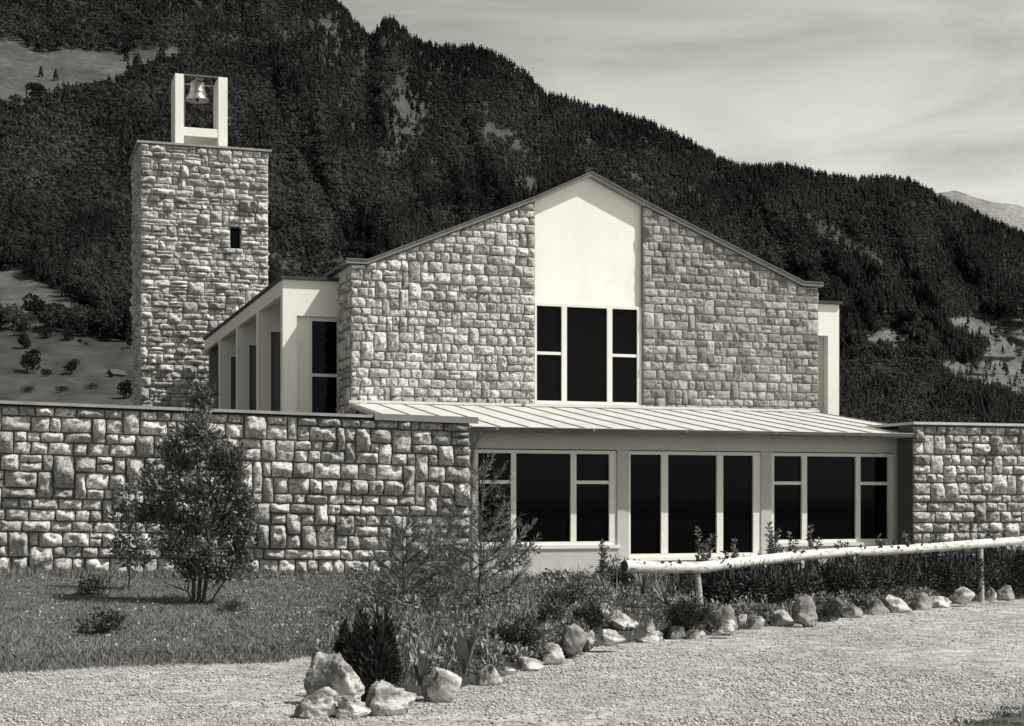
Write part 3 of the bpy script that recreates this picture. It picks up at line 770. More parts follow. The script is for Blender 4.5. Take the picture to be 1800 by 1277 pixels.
shrub('leafy_plant', 905, 1150, 110, 66, 'tangled leafy plant above the flat pale stones', 'plant', m='leaf_shrub', n=2200, size=.06, asp=.35, tint=(.1, 1.2), lumps=10)
shrub('leafy_plant', 1000, 1080, 96, 60, 'low leafy plant in front of the annex plinth', 'plant', m='leaf_shrub', n=1800, size=.055, asp=.35, tint=(.1, 1.1), lumps=9)
shrub('leafy_plant', 960, 1110, 90, 60, 'loose grey-leaved plant behind the round grey rock', 'plant', m='leaf_shrub', n=1500, size=.06, asp=.3, tint=(.3, 1.2), lumps=8)

def rosette(name, px, py, hpx, n, label, cat, wid=.07, m='broad', lean=.45):
    base = bed_at(px, py); h = hpx*base.y/F
    root = empty(name, base, label=label, cat=cat); mb = MB()
    for i in range(n):
        a = 6.283*i/n*2.4+rng.random(); ln = lean*(.2+.8*i/n)*(1 if i % 2 else .8); L_ = h*(.7+.45*rng.random())
        out = Vector((math.cos(a), math.sin(a), 0)); sd = Vector((-math.sin(a), math.cos(a), 0)); v = []
        prof = [0, .25, .55, .82, 1.0]; ww = [.35, .75, 1, .7, .03]
        for q, w in zip(prof, ww):
            c = out*(L_*ln*q**1.6*1.1)+Vector((0, 0, L_*(q-.25*ln*q**3)))
            v += [c-sd*wid*w*.5+out*.012*w, c, c+sd*wid*w*.5+out*.012*w]
        f = []
        for k in range(4): f += [(3*k, 3*k+1, 3*k+4, 3*k+3), (3*k+1, 3*k+2, 3*k+5, 3*k+4)]
        mb.add([tuple(x) for x in v], f, 0, True, .2+.8*rng.random())
    mb.build('leaf_rosette', m, root); 
rosette('broadleaf_plant', 815, 1186, 78, 17, 'broad pale-leaved rosette plant right of the smooth tilted block', 'plant', .085)
rosette('broadleaf_plant', 738, 1206, 58, 13, 'leafy rosette between the dark conifer and the tilted block', 'plant', .06)
rosette('broadleaf_plant', 700, 1196, 46, 11, 'low rosette against the right side of the black dwarf conifer', 'plant', .05)
rosette('iris_clump', 1172, 1082, 66, 16, 'sword-leaved iris clump left of the left rail post', 'plant', .035, 'broad', .5)
rosette('iris_clump', 1010, 1060, 68, 26, 'tall spiky grass clump before the annex plinth', 'plant', .018, 'grass', .5)
rosette('iris_clump', 1130, 1050, 56, 24, 'spiky grass clump under the left end of the birch rail', 'plant', .018, 'grass', .55)

def pine(px, py, top, spread, n_wh, label, dens=1.0, thin=.8):
    base = ground_at(px, py); Y0 = base.y
    root = empty('pine_sapling', base, label=label, cat='pine'); T = at(top[0], top[1], Y0)-base; H = T.z
    st, cr = MB(), MB()
    st.tube([(0, 0, -.05), tuple(T*.4+Vector((.008, 0, 0))), tuple(T*.75), tuple(T)], [.022, .018, .011, .004], 6)
    for w in range(n_wh):
        f = .12+.85*w/n_wh
        nb = 5 if f < .55 or thin > .5 else 3
        for k in range(nb):
            a = 6.283*k/nb+w*.7+rng.random()*.5; Lb = spread*(1-f)**.75*(.7+.5*rng.random())+.12
            b0 = T*f; el = .25+.45*f+.25*rng.random()
            d = Vector((math.cos(a)*math.cos(el), math.sin(a)*math.cos(el), math.sin(el)))
            b1 = b0+d*Lb*.6; b2 = b1+(d+Vector((0, 0, .5))).normalized()*Lb*.45
            st.tube([b0, b1, b2], [.008, .005, .002], 4, cap=False)
            paths = [(b0, b1, .35), (b1, b2, 0.)]
            for q in range(4):
                p = b0.lerp(b1, .35+.2*q); sd = Vector(rng.normal(size=3)); e = p+(d*1.0+sd*.45).normalized()*Lb*.34
                st.tube([p, e], [.004, .002], 4, cap=False); paths.append((p, e, .15))
            for (p, e, lo) in paths:
                m = int(60*dens*max((e-p).length/.3, .4)*np.interp(f, [0, .45, .6, 1], [1.1, 1, thin, thin])); w_ = lo+(1-lo)*rng.random((m, 1))
                c = np.array(p)*(1-w_)+np.array(e)*w_
                ax = np.array((e-p).normalized())[None]*.9+rng.normal(size=(m, 3))*.42
                cr.leaves(c, .085, axis=ax, asp=.075, tint=(.1, 1.0), jit=.1)
    st.build('trunk', 'bark', root); cr.build('needles', 'needle', root)
pine(709, 1096, (708, 905), 1.0, 6, 'thin pine sapling in front of the right end of the long wall', .8)
pine(840, 1092, (850, 798), 1.15, 8, 'tallest pine sapling, reaching the left annex window', 1.0, .45)
pine(770, 1078, (775, 925), 1.05, 5, 'shortest pine sapling, between its two taller neighbours', .75)

def weed(px, pyt, hm, label, Yw=None, n=3, fan=.12):
    base = at(px, 0, Yw); base.z = .08
    top = CZ-(pyt-HY)/F*Yw
    root = empty('tall_weed', base, label=label, cat='weed'); st, cr = MB(), MB(); H = top-base.z
    for i in range(n):
        a = rng.random()*6.28; tip = Vector((math.cos(a)*fan*(i > 0)*1.3, math.sin(a)*fan*(i > 0), H*(1-.22*i*rng.random())))
        limb(st, (0, 0, 0), tip, .008, .003, .03, 5)
        for k in range(16):
            f = .3+.7*k/16; p = tip*f; m = 7
            aa = rng.normal(size=(m, 3)); aa[:, 2] = np.abs(aa[:, 2])*.6+.25
            cr.leaves(np.repeat(np.array(p)[None], m, 0), .11*(1.25-.6*f), axis=aa, asp=.36, tint=(.1, 1.0), jit=.3)
    st.build('stem', 'bark', root); cr.build('leaves', 'needle', root)
weed(1058, 950, 1, 'thin leafy weed before the grey pier left of the door', 27.5, 2)
weed(1228, 924, 1, 'bushy tall weed before the middle door pane', 24.6, 5, .2)
weed(1290, 948, 1, 'tall weed before the right door pane', 24.4, 3)
weed(1352, 918, 1, 'tallest weed beside the pier right of the door', 25.0, 4)
weed(1388, 936, 1, 'tall weed under the left pane of the right window', 25.4, 3)
weed(1424, 920, 1, 'tall weed at the first mullion of the right window', 25.6, 3)
weed(1478, 952, 1, 'short weed under the wide middle pane of the right window', 25.6, 3)
weed(1545, 940, 1, 'weed under the last pane of the right window', 26.6, 3)
weed(1590, 934, 1, 'weed clump at the foot of the right downpipe', 27.5, 6, .3)
weed(1645, 938, 1, 'weed before the left part of the right stone wall', 27.0, 5, .3)
weed(1738, 920, 1, 'tall weed above the right rail post', 28.0, 5, .25)

# ---- birch rail on two posts
pl, pr_ = ground_at(1233, 1086), ground_at(1725, 1057)
lp = [(1098, 996, 21.2), (1160, 998, 21.5), (1233, 998, pl.y), (1325, 987, 22.6), (1417, 976, 23.3), (1510, 970, 23.9), (1610, 965, 24.6), (1725, 956, pr_.y), (1860, 946, 26.4), (2100, 930, 28.0)]
rail = empty('log_rail', (pl.x, pl.y, 0), label='long white birch log laid as a rail across two posts', cat='rail')
P_ = [at(*q)-rail.location for q in lp]
rads = [q*(1+.06*math.sin(3.1*i)) for i, q in enumerate(np.linspace(.088, .066, len(P_)))]
MB().tube(P_, rads, 14, jit=.05).build('log', 'birch', rail)
d0 = (P_[1]-P_[0]).normalized()
MB().tube([P_[0]-d0*.01, P_[0]-d0*.001], [.082, .082], 14).build('cut_end', 'birch_end', rail)
for i in range(34):
    u = rng.random()*(len(P_)-2.2); k = int(u); p = P_[k].lerp(P_[k+1], u-k)
    a = rng.random()*3.14; q = p+Vector((.3*math.cos(a)*.25, -abs(math.sin(a))*.06, .09*(.4+rng.random()*.7)))
    r_ = .012+.02*rng.random()
    MB().tube([p.lerp(q, .5), q, p.lerp(q, 1.35)], [r_*1.3, r_, r_*.5], 6).build('branch_stub', 'birch_end', rail)
def post(p, ztop, label, lean=0):
    r = empty('rail_post', p, label=label, cat='post')
    MB().tube([(0, 0, -.1), (lean*.5, 0, ztop*.5), (lean, 0, ztop)], [.052, .048, .046], 10, jit=.08).build('post_shaft', 'post', r)
    MB().tube([(lean, 0, ztop), (lean, 0, ztop+.006)], [.042, .040], 10).build('post_top', 'birch_end', r)
post(pl, P_[2].z-pl.z-.085, 'short leaning post carrying the left end of the birch rail', -.06)
post(pr_, P_[7].z-pr_.z-.07, 'pale upright post under the right part of the birch rail', -.02)

# ---- hedge of low shrubs behind the rail
hd = empty('hedge', (pl.x, pl.y, 0), label='dark mass of low evergreen shrubs planted behind the birch rail', cat='hedge')
cr, st = MB(), MB()
A = Vector((pl.x, pl.y, 0)); B = Vector((pr_.x, pr_.y, 0)); dr = (B-A).normalized(); nr = Vector((-dr.y, dr.x, 0))
tot = (B-A).length*1.5
for i in range(300):
    u = .25+rng.random()*tot; off = -.04+rng.random()*1.1
    hh = np.interp(u, [0, .6, 2, 6, 9], [.54, .66, .72, .82, .9])*(.72+.36*rng.random())
    c = dr*u+nr*off+Vector((0, 0, .08+hh*.55*(.5+.7*rng.random())))
    pt, d = cloud(190, c, (.2+.1*rng.random(), .2, .17+.08*rng.random()), .55); pt[:, 2] = np.clip(pt[:, 2], .02, hh+.12)
    t0 = rng.random()*.35
    cr.leaves(pt, .055, axis=d+np.array([0, 0, .5]), asp=.45, tint=np.clip(t0+.55*rng.random(len(pt))**1.5, 0, 1))
    if i % 2 == 0:
        q = np.repeat(np.array(c)[None], 10, 0)+rng.normal(size=(10, 3))*np.array([.1, .1, .02]); q[:, 2] = hh*.8
        cr.blades(q, .22, .02, .5, tint=.3+.5*rng.random(10))
cr.build('foliage', 'leaf_hedge', hd)

# ---- rocks
import bmesh
def rock(x0, x1, y0, y1, label, dark=False, cuts=6, flat=.9, dep=.9, tilt=0, seed=0, peak=0.0, calm=1.0):
    px = (x0+x1)/2; base = bed_at(px, y1-1.5); s = base.y/F
    w, h = (x1-x0)*s/2, (y1-y0)*s*(.82 if x0 > 1245 and not (1390 < x0 < 1395) else .95)
    bm = bmesh.new(); bmesh.ops.create_icosphere(bm, subdivisions=5 if x1-x0 > 60 else 4, radius=1)
    R = np.random.default_rng(seed+int(x0))
    V = np.array([v.co[:] for v in bm.verts])
    for k in range(cuts+5):                                    # flat broken faces
        d = R.normal(size=3); d[2] = abs(d[2])*.9; d /= np.linalg.norm(d); lim = .38+.42*R.random()
        o = V@d-lim; V = V-np.outer(np.clip(o, 0, None), d)*.98
    so = R.random()*90
    n1 = fbm(V[:, 0]*1.4+so, V[:, 1]*1.4+so, V[:, 2]*1.4, 5)-.5; n2 = fbm(V[:, 0]*6+so, V[:, 1]*6, V[:, 2]*6+so, 3)-.5
    n3 = 1-np.abs(2*fbm(V[:, 0]*2.6+so, V[:, 1]*2.6, V[:, 2]*2.6+so, 3)-1)*2
    V = V*(1+calm*(.50*n1+.22*n2+.17*(n3-.5)))[:, None]
    tp = np.clip((V[:, 2]+.4)/1.4, 0, 1)*peak; V[:, 0] = V[:, 0]*(1-tp)+.12*tp; V[:, 1] *= 1-tp*.6
    ct, st_ = math.cos(tilt), math.sin(tilt); V = np.stack([V[:, 0]*ct+V[:, 2]*st_, V[:, 1], -V[:, 0]*st_+V[:, 2]*ct], 1)
    mn, mx = V.min(0), V.max(0)
    V[:, 0] = ((V[:, 0]-mn[0])/(mx[0]-mn[0])*2-1)*w; V[:, 1] = ((V[:, 1]-mn[1])/(mx[1]-mn[1])*2-1)*w*dep
    V[:, 2] = (V[:, 2]-mn[2])/(mx[2]-mn[2])*(h*1.30)-h*.32
    for v, c in zip(bm.verts, V): v.co = c
    me = bpy.data.meshes.new('boulder'); bm.to_mesh(me); bm.free()
    for p in me.polygons: p.use_smooth = True
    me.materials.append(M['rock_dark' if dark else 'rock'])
    o = bpy.data.objects.new('boulder', me); COL.objects.link(o); o.location = base+Vector((0, w*dep*.6, 0))
    tag(o, label, 'rock', 'rocks edging the planting bed')
R_ = [
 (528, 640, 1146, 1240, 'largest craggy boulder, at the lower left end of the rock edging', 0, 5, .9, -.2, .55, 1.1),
 (514, 606, 1208, 1258, 'rough low boulder in front of the largest one', 0, 7, .7),
 (588, 652, 1222, 1260, 'flat pale stone at the bottom, between two big boulders', 0, 4, .8),
 (638, 732, 1195, 1256, 'wide pitted boulder left of the smooth tilted block', 0, 4, .8),
 (738, 812, 1172, 1234, 'smooth pale block tilted to the right', 0, 7, .8, .55, 0., .35),
 (830, 884, 1168, 1206, 'pale layered flat stone right of the broad-leaved rosette', 0, 4, .8),
 (876, 910, 1174, 1186, 'tiny flat stone right of the pale layered one', 0, 4, .8),
 (902, 958, 1156, 1178, 'long thin flat slab on the gravel edge', 0, 6, .8),
 (944, 994, 1130, 1166, 'pale round stone beside the long thin slab', 0, 4, .8),
 (948, 976, 1098, 1122, 'small pale stone up among the bed plants', 0, 4, .8),
 (978, 1006, 1118, 1140, 'small pale stone left of the round grey rock', 0, 4, .8),
 (984, 1034, 1096, 1142, 'round mid-grey rock, darker than its pale neighbours', 1, 3, .9),
 (1026, 1050, 1108, 1130, 'small pale stone right of the round grey rock', 0, 4, .8),
 (1044, 1074, 1060, 1084, 'pale knob of rock at the top of the middle heap', 0, 4, .8),
 (1062, 1124, 1072, 1104, 'long pale stone sloping up to the right in the middle heap', 0, 5, .6),
 (1055, 1102, 1106, 1132, 'pale rounded stone at the foot of the middle heap', 0, 4, .7),
 (1119, 1168, 1110, 1130, 'flat pale stone on the gravel right of the middle heap', 0, 5, .7),
 (1132, 1152, 1090, 1110, 'little upright stone behind the flat pale one', 0, 5, .8),
 (1174, 1206, 1100, 1124, 'pale lump left of the left rail post', 0, 4, .8),
 (1202, 1242, 1107, 1124, 'low pale stone right in front of the left rail post', 0, 4, .8),
 (1252, 1298, 1054, 1106, 'dark slanting slab right of the left rail post', 1, 6, .5, .5),
 (1256, 1294, 1085, 1111, 'pale pitted stone leaning on the dark slanting slab', 0, 5, .8),
 (1296, 1314, 1078, 1096, 'smallest round stone under the rail', 0, 4, .8),
 (1310, 1346, 1076, 1106, 'pale pointed stone under the rail', 0, 5, .7),
 (1354, 1398, 1068, 1100, 'pale mottled stone left of the tall dark rock', 0, 5, .8),
 (1392, 1440, 1045, 1092, 'tall dark angular rock under the rail', 1, 6, .8),
 (1476, 1520, 1058, 1086, 'dark low rock right of the mossy cushion', 1, 5, .8),
 (1552, 1608, 1040, 1077, 'big pale rock under the middle of the long rail', 0, 5, .8),
 (1520, 1566, 1040, 1080, 'dark rock against the left of the big pale one', 1, 5, .8),
 (1600, 1640, 1036, 1072, 'dark rock against the right of the big pale one', 1, 5, .8),
 (1622, 1682, 1046, 1068, 'wide flat pale stone left of the boxy one', 0, 5, .8),
 (1670, 1716, 1027, 1058, 'boxy pale stone left of the right rail post', 0, 8, .8),
 (1734, 1754, 1030, 1054, 'small upright stone right of the right rail post', 0, 5, .8),
 (1752, 1786, 1026, 1052, 'dark rounded stone at the far right of the edging', 1, 5, .8),
]
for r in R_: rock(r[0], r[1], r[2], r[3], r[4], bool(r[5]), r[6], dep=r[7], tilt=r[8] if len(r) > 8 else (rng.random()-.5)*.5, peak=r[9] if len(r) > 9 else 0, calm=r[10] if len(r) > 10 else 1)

# ================================================================== MOUNTAIN
RG = np.array([(-700, -330), (-300, -280), (0, -240), (300, -160), (450, -80), (560, -30), (590, 5), (612, 30), (635, 58), (650, 72), (660, 62), (672, 42), (690, 38), (705, 52), (722, 70), (745, 82), (775, 90), (830, 88), (860, 97), (890, 114), (920, 132), (945, 158), (962, 176), (990, 178), (1020, 190), (1060, 198),
   (1100, 210), (1140, 220), (1180, 240), (1220, 260), (1260, 282), (1290, 296), (1330, 300), (1370, 296), (1420, 306), (1460, 316), (1510, 321), (1550, 318), (1600, 324), (1640, 346), (1700, 374), (1765, 404), (1850, 436), (2100, 480), (2600, 560)], float)
def ridge(px): return np.interp(px, RG[:, 0], RG[:, 1])+4
def terr(px, v):
    """v in 0..1 from valley floor to ridge -> image row and distance"""
    y = 760+(ridge(px)-760)*v
    Yr = np.interp(px, [-700, 0, 590, 960, 1300, 2600], [2900, 2900, 2900, 2800, 3000, 3200])
    v_ = np.clip(v, 0, 1.2)
    Y0 = np.interp(px, [-700, 300, 700, 1350, 2600], [420, 420, 620, 2100, 2300])
    Y = Y0*(Yr/Y0)**(v_**.72)
    bell = np.sin(np.pi*np.clip(v, 0, 1))
    gul = fbm(px/75.+v*2.2, v*1.5, 3.0, 4)-.5; bank = fbm(px/60., y/16., 21., 4)-.5
    rid = 1-np.abs(2*fbm(px/150.+v*1.7, v*1.2+4, 9.0, 3)-1)*2
    fl = np.interp(px, [-700, 300, 420, 900, 1150, 2600], [.12, .12, 1, .8, .3, .3])
    Y = Y*(1+bell*fl*(.24*gul+.08*rid)+(1-fl)*.05*bank*sm((y-430)/60.))
    return y, Y
def terr_pt(px, v):
    y, Y = terr(px, v); return np.stack([(px-CX)/F*Y, Y, CZ-(y-HY)/F*Y], -1)
def inpoly(px, py, poly):
    r = np.zeros(np.shape(px), bool); n = len(poly); j = n-1
    for i in range(n):
        xi, yi = poly[i]; xj, yj = poly[j]
        c = ((yi > py) != (yj > py)) & (px < (xj-xi)*(py-yi)/(yj-yi+1e-9)+xi); r ^= c; j = i
    return r
MEAD = [[(-200, 60), (35, 78), (60, 88), (100, 96), (140, 84), (190, 98), (250, 92), (335, 88), (325, 106), (240, 124), (180, 154), (110, 172), (60, 186), (-200, 230)],
        [(-200, 470), (35, 478), (90, 500), (150, 545), (185, 560), (195, 580), (110, 578), (40, 572), (-200, 580)],
        [(-200, 580), (40, 580), (110, 590), (180, 600), (300, 600), (300, 760), (-200, 760)],
        [(1515, 585), (1560, 578), (1602, 590), (1600, 616), (1520, 612)],
        [(1655, 572), (1720, 548), (1830, 560), (1830, 720), (1750, 690), (1680, 672), (1640, 640), (1725, 630), (1738, 604), (1700, 590)]]
SCRUB = [[(470, 455), (500, 440), (560, 448), (610, 462), (640, 500), (470, 500)], [(365, 150), (380, 175), (480, 300), (470, 310), (400, 230)], [(590, 250), (612, 330), (655, 440), (640, 440), (600, 360)], [(1100, 300), (1150, 330), (1145, 345), (1095, 315)], [(1380, 360), (1480, 400), (1560, 470), (1540, 475), (1440, 420)], [(820, 215), (900, 235), (960, 290), (930, 290), (850, 250)], [(655, 180), (700, 150), (760, 190), (735, 260), (700, 300), (650, 310), (665, 250)], [(500, 190), (555, 190), (560, 240), (515, 250)], [(880, 330), (920, 305), (950, 330), (930, 345)], [(1035, 225), (1055, 270), (1045, 275)], [(625, 230), (640, 290), (628, 300)], [(562, 40), (595, 40), (600, 70), (570, 76)], [(660, 70), (676, 60), (682, 108), (668, 98)]]
def mask(px, y, polys, wob=9):
    wx = px+(fbm(px/22., y/22., 5, 3)-.5)*wob*2; wy = y+(fbm(px/22., y/22., 15, 3)-.5)*wob*2
    r = np.zeros(np.shape(px), bool)
    for p in polys: r |= inpoly(wx, wy, p)
    return r
nu, nv = 560, 150
pxs = np.linspace(-700, 2600, nu); vs = np.linspace(0, 1, nv)
PX, VV = np.meshgrid(pxs, vs)
yy, _ = terr(PX, VV); V = terr_pt(PX, VV)
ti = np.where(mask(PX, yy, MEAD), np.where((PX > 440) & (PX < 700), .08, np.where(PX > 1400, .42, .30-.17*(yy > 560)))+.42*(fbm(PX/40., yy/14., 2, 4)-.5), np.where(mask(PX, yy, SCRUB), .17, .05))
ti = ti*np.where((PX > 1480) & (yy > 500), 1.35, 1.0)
# valley foot in front and back slope behind
foot = V[0].copy(); f2 = foot.copy(); f2[:, :2] *= .2; f2[:, 2] = -.5
f1 = foot.copy(); f1[:, :2] *= .55; f1[:, 2] = foot[:, 2]*.42
top = V[-1]; k1 = top.copy(); k1[:, :2] *= 1.15; k1[:, 2] *= .97; k2 = top.copy(); k2[:, :2] *= 1.6; k2[:, 2] *= .35
VA = np.concatenate([f2[None], f1[None], V, k1[None], k2[None]])
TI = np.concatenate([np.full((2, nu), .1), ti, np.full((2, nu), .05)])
nr_ = nv+4
jj, ii = np.meshgrid(np.arange(nr_-1), np.arange(nu-1), indexing='ij')
q = (jj*nu+ii).ravel(); f = np.stack([q, q+1, q+nu+1, q+nu], 1)
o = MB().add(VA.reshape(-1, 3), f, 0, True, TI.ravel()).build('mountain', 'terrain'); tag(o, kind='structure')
# far pale range on the right
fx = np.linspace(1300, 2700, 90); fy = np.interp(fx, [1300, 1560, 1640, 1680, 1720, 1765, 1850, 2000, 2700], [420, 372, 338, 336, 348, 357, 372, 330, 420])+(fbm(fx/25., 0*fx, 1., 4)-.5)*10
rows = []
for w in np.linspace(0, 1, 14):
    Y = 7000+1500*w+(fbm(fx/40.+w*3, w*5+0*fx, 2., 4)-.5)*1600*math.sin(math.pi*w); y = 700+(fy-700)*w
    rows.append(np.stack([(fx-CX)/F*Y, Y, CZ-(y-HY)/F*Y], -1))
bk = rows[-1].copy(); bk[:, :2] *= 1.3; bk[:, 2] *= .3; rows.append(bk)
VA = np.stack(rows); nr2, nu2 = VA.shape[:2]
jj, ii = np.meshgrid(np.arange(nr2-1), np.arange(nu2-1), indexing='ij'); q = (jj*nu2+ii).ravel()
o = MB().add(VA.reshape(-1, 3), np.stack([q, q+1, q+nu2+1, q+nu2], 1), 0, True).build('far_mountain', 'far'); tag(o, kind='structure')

def tree_tris(kind, n, R, sz=1.0):
    """n leaf clumps of a unit tree (height 1): centres, outward normals"""
    if kind == 0:                                            # conifer
        h = R.random(n)**.75; r = .17*(1-h)**.8+.012; a = R.random(n)*6.283
        lay = .75+.35*np.abs(np.sin(h*22))
        c = np.stack([np.cos(a)*r*lay, np.sin(a)*r*lay, .06+.94*h], 1); d = np.stack([np.cos(a), np.sin(a), .55+0*a], 1)
        s = .10*(1.15-h)+.028
    else:
        nl = 6; lc = R.normal(size=(nl, 3))*np.array([.15, .15, .14])+np.array([0, 0, .6]); w = R.integers(0, nl, n)
        d = R.normal(size=(n, 3)); d[:, 2] += .25; d /= np.linalg.norm(d, axis=1)[:, None]
        c = lc[w]+d*(.19+.06*R.random((n, 1)))*np.array([1, 1, 1.05]); s = np.full(n, .125)
        c[:, 2] = np.clip(c[:, 2], .12, None)
    d /= np.linalg.norm(d, axis=1)[:, None]
    return c, d, s*sz
def make_forest():
    n = 82000
    px = -420+rng.random(n)*2660; v = rng.random(n)**1.0
    v = np.where(rng.random(n) < .035, 1-.006*rng.random(n), v)
    y, Y = terr(px, v)
    hidden = ((px > 860) & (px < 1180) & (y > 600)) | (y > 757) | (y < -130)
    k = (~mask(px, y, MEAD) | ((px > 1450) & (rng.random(n) < .06))) & ~hidden
    k &= ~(mask(px, y, SCRUB) & (rng.random(n) < .74))
    dens = np.clip(.35+.65*(Y/1400.), .3, 1); k &= rng.random(n) < dens
    px, v, y, Y = px[k], v[k], y[k], Y[k]; n = len(px)
    P = terr_pt(px, v)
    con = (fbm(px/90., y/60., 6., 3) + .22*(v > .93) + .12*(px > 1150)+.25*(rng.random(n)-.5)) > .55
    hgt = np.where(con, 14+9*rng.random(n)**1.5, 10+7*rng.random(n))*np.interp(Y, [400, 900, 2000], [.62, .85, 1.0])
    wid = np.where(con, 1.0, 1.0)*(.85+.3*rng.random(n))
    base_t = np.clip(np.where(con, .14, .30)+.62*(fbm(px/70.+y/110., y/60., 11., 4)-.5)+.12*(rng.random(n)-.5)+.11*sm((px-1150)/300.)-.05*sm((260-y)/260.)*(px < 600), .0, 1)  # crowns get paler to the right, haze mixed into their tint
    protos = [tree_tris(0, 36, np.random.default_rng(q), 1.15) for q in range(5)]+[tree_tris(1, 44, np.random.default_rng(90+q)) for q in range(6)]
    protos += [tree_tris(0, 130, np.random.default_rng(q), .62) for q in range(5)]+[tree_tris(1, 170, np.random.default_rng(90+q), .56) for q in range(6)]
    pick = np.where(con, rng.integers(0, 5, n), 5+rng.integers(0, 6, n))+11*(Y < 1150)
    mb = MB()
    for q, (c, d, s) in enumerate(protos):
        w = np.where(pick == q)[0]
        if len(w) == 0: continue
        m = len(c); a = rng.random(len(w))*6.283; ca, sa = np.cos(a)[:, None], np.sin(a)[:, None]
        H = hgt[w][:, None]; Wd = H*wid[w][:, None]
        X = (c[:, 0]*ca-c[:, 1]*sa)*Wd; Yq = (c[:, 0]*sa+c[:, 1]*ca)*Wd; Z = c[:, 2]*H
        C = np.stack([P[w, 0][:, None]+X, P[w, 1][:, None]+Yq, P[w, 2][:, None]+Z-.03*H], -1)
        D = np.stack([d[:, 0]*ca-d[:, 1]*sa, d[:, 0]*sa+d[:, 1]*ca, d[:, 2]+0*ca], -1)+rng.normal(size=(len(w), m, 3))*.13
        D /= np.linalg.norm(D, axis=2)[..., None]
        t1 = np.cross(D, rng.normal(size=D.shape)); t1 /= np.linalg.norm(t1, axis=2)[..., None]; t2 = np.cross(D, t1)
        S = (s[None]*H)[..., None]*(.75+.5*rng.random((len(w), m, 1)))
        tri = np.stack([C+t1*S, C-t1*S*.5+t2*S*.87, C-t1*S*.5-t2*S*.87], 2).reshape(-1, 3)
        f = np.arange(len(tri)).reshape(-1, 3)
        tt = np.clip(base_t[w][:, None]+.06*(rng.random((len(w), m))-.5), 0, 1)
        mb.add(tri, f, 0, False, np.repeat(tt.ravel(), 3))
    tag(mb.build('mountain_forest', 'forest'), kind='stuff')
make_forest()
# single trees one can tell apart on the far meadows
def v_of(px, py): return (760-py)/(760-(float(ridge(px))))
def far_tree(px, py, hpx, kind, label, wide=1.0, cat='tree', name=None):
    v = v_of(px, py); y, Y = terr(np.array(float(px)), np.array(v)); Y = float(Y); b = at(px, py, Y); H = hpx*Y/F
    root = empty(name or ('conifer_tree' if kind == 0 else 'meadow_bush'), b, label=label, cat=cat, group='trees on the far meadows')
    c, d, s = tree_tris(kind, 520, np.random.default_rng(int(px*7+py)), 1.15)
    if kind: c[:, 2] = np.clip((c[:, 2]-.12)*1.1, .02, None)
    cr = MB(); C = c*np.array([H*wide, H*wide, H])
    cr.leaves(C, s*H*(.95 if kind else .75), axis=d+np.array([0, 0, .2]), asp=.8, tint=np.clip(.02+.2*rng.random(len(C)), 0, 1), jit=1.6)
    cr.build('crown', 'forest', root)
    MB().tube([(0, 0, -.04*H), (0, 0, .5*H)], [.035*H, .02*H], 6).build('trunk', 'bark', root)
for a in [(72, 136, 20, 0, 'left of two lone conifers on the high meadow'), (98, 143, 22, 0, 'right of two lone conifers on the high meadow'),
          (66, 180, 36, 1, 'round bush clump low on the high meadow', 1.3), (222, 108, 22, 0, 'dark conifer at the edge of the high meadow, left of the belfry'), (283, 108, 26, 0, 'conifer above the high meadow close to the belfry'),
          (62, 563, 44, 1, 'left bush in the row dividing the lower meadows', 1.2), (98, 575, 40, 1, 'bush right of the leftmost one in the dividing row', 1.2), (137, 592, 36, 1, 'middle bush in the row dividing the lower meadows', 1.1),
          (166, 590, 34, 1, 'pointed bush right of the middle of the dividing row'), (190, 598, 26, 1, 'low bush in the dividing row near the tower'), (218, 596, 44, 1, 'bush of the dividing row touching the tower edge', 1.1), (186, 553, 24, 1, 'bush on the upper slope left of the tower'),
          (46, 612, 26, 1, 'small upright bush at the left edge of the lower meadow'), (58, 658, 40, 1, 'broad bush on the lower meadow above the left wall', 1.1), (126, 658, 24, 1, 'small round tree alone on the lower meadow', 1.3), (141, 603, 8, 1, 'tiny bush dot on the lower meadow', 1.2),
          (40, 590, 22, 1, 'low bush at the left end of the dividing row', 1.5), (80, 594, 18, 1, 'low bush below the dividing row, under its left bushes', 1.5), (120, 600, 20, 1, 'low spreading bush at the foot of the dividing row', 1.6), (232, 612, 22, 1, 'bush at the lower edge of the dividing row by the tower corner', 1.4),
          (108, 690, 12, 1, 'flat scrub patch just above the left wall coping', 2.6), (160, 684, 9, 1, 'dark flat scrub between the barn and the wall coping', 2.8), (50, 690, 12, 1, 'flat scrub at the left edge above the wall coping', 2.4),
          (222, 700, 34, 1, 'dark bush at the tower foot beside the barn', 1.2), (82, 662, 14, 1, 'small bush right of the broad bush on the lower meadow', 1.3)]:
    far_tree(*a)
# hay barn
v = v_of(205, 664); _, Yb_ = terr(np.array(205.), np.array(v)); bp = at(205, 664, float(Yb_)); s = float(Yb_)/F
barn = empty('barn', bp, 1.0, label='small dark hay barn with pitched roof on the lower meadow', cat='barn')
MB().box(-13*s, 13*s, -6*s, 6*s, -3*s, 7*s).build('wall', 'bark', barn)
MB().add([(-17*s, -9*s, 5*s), (17*s, -9*s, 5*s), (17*s, 0, 14*s), (-17*s, 0, 14*s), (-17*s, 9*s, 5*s), (17*s, 9*s, 5*s)], [(0, 1, 2, 3), (3, 2, 5, 4), (0, 3, 4), (1, 5, 2), (0, 4, 5, 1)]).build('roof', 'bark', barn)

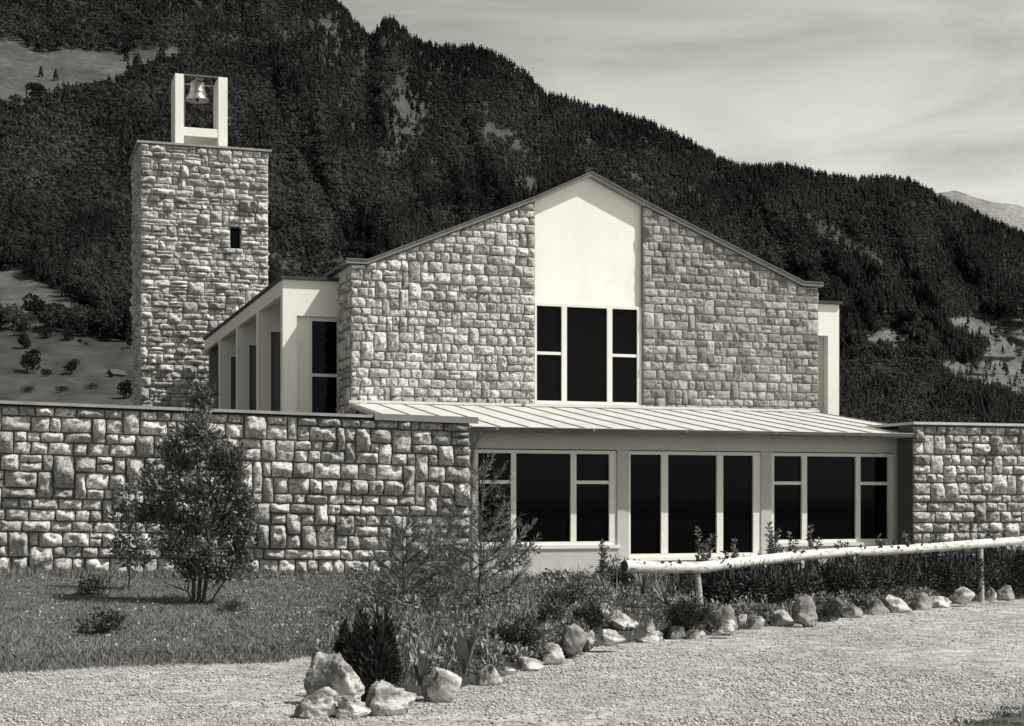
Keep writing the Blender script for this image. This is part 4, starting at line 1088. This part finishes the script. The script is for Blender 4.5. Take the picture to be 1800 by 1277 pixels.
# ================================================================== LIGHT, SKY, CAMERA
EL, AZ = math.radians(52), math.radians(-18)            # sun height, direction from +X
S = Vector((math.cos(EL)*math.cos(AZ), math.cos(EL)*math.sin(AZ), math.sin(EL)))
sun = bpy.data.lights.new('sun', 'SUN'); sun.energy = 4.9; sun.angle = math.radians(.6); sun.color = (1, .985, .94)
so = bpy.data.objects.new('sun', sun); COL.objects.link(so); so.rotation_euler = S.to_track_quat('Z', 'Y').to_euler(); so.location = (20, -10, 40)
w = bpy.data.worlds.new('World'); scene.world = w; w.use_nodes = True
nt = w.node_tree; N, L = nt.nodes, nt.links
bg = N['Background']; bg.inputs['Strength'].default_value = .15
sk = N.new('ShaderNodeTexSky'); sk.sky_type = 'NISHITA'; sk.sun_disc = False; sk.sun_elevation = EL; sk.sun_rotation = math.pi/2-AZ
bw = N.new('ShaderNodeRGBToBW'); L.new(sk.outputs[0], bw.inputs[0])
tc = N.new('ShaderNodeTexCoord'); sep = N.new('ShaderNodeSeparateXYZ'); L.new(tc.outputs['Generated'], sep.inputs[0])
def mth(op, a, b=None):
    m = N.new('ShaderNodeMath'); m.operation = op
    for i, q in enumerate((a, b)):
        if q is None: continue
        if isinstance(q, (int, float)): m.inputs[i].default_value = q
        else: L.new(q, m.inputs[i])
    return m.outputs[0]
mp = N.new('ShaderNodeMapping'); mp.inputs['Rotation'].default_value = (0, .36, 0); mp.inputs['Scale'].default_value = (2.8, 1.5, 10.0); L.new(tc.outputs['Generated'], mp.inputs[0])
n1 = N.new('ShaderNodeTexNoise'); n1.inputs['Scale'].default_value = 1.6; n1.inputs['Detail'].default_value = 9; n1.inputs['Roughness'].default_value = .58; n1.inputs['Distortion'].default_value = .55
L.new(mp.outputs[0], n1.inputs['Vector'])
mr = N.new('ShaderNodeMapRange'); mr.inputs['From Min'].default_value = .34; mr.inputs['From Max'].default_value = .70; L.new(n1.outputs['Fac'], mr.inputs['Value'])
cl = mth('MULTIPLY', mr.outputs[0], 1.0)
low = mth('POWER', mth('SUBTRACT', 1.0, mth('MINIMUM', mth('ABSOLUTE', sep.outputs[2]), 1.0)), 3.2)
side = mth('ADD', .78, mth('MULTIPLY', sep.outputs[0], .75))
val = mth('MULTIPLY', mth('ADD', mth('MULTIPLY', bw.outputs[0], .62), mth('MULTIPLY', mth('MULTIPLY', mth('ADD', mth('MULTIPLY', cl, 1.0), .46), low), 6.0)), mth('MAXIMUM', side, .5))
cc = N.new('ShaderNodeCombineColor'); L.new(val, cc.inputs[0]); L.new(mth('MULTIPLY', val, .99), cc.inputs[1]); L.new(mth('MULTIPLY', val, .89), cc.inputs[2])
L.new(cc.outputs[0], bg.inputs['Color'])
cam = bpy.data.cameras.new('camera'); co = bpy.data.objects.new('camera', cam); COL.objects.link(co)
co.location = (0, 0, CZ); co.rotation_euler = (math.radians(90), 0, 0)
cam.sensor_width = 36; cam.lens = F/1800*36; cam.shift_y = (HY-638.5)/1800; cam.clip_end = 30000; cam.clip_start = .1
scene.camera = co
scene.view_settings.view_transform = 'Standard'; scene.view_settings.look = 'None'
scene.view_settings.exposure = 0.0; scene.view_settings.gamma = 1
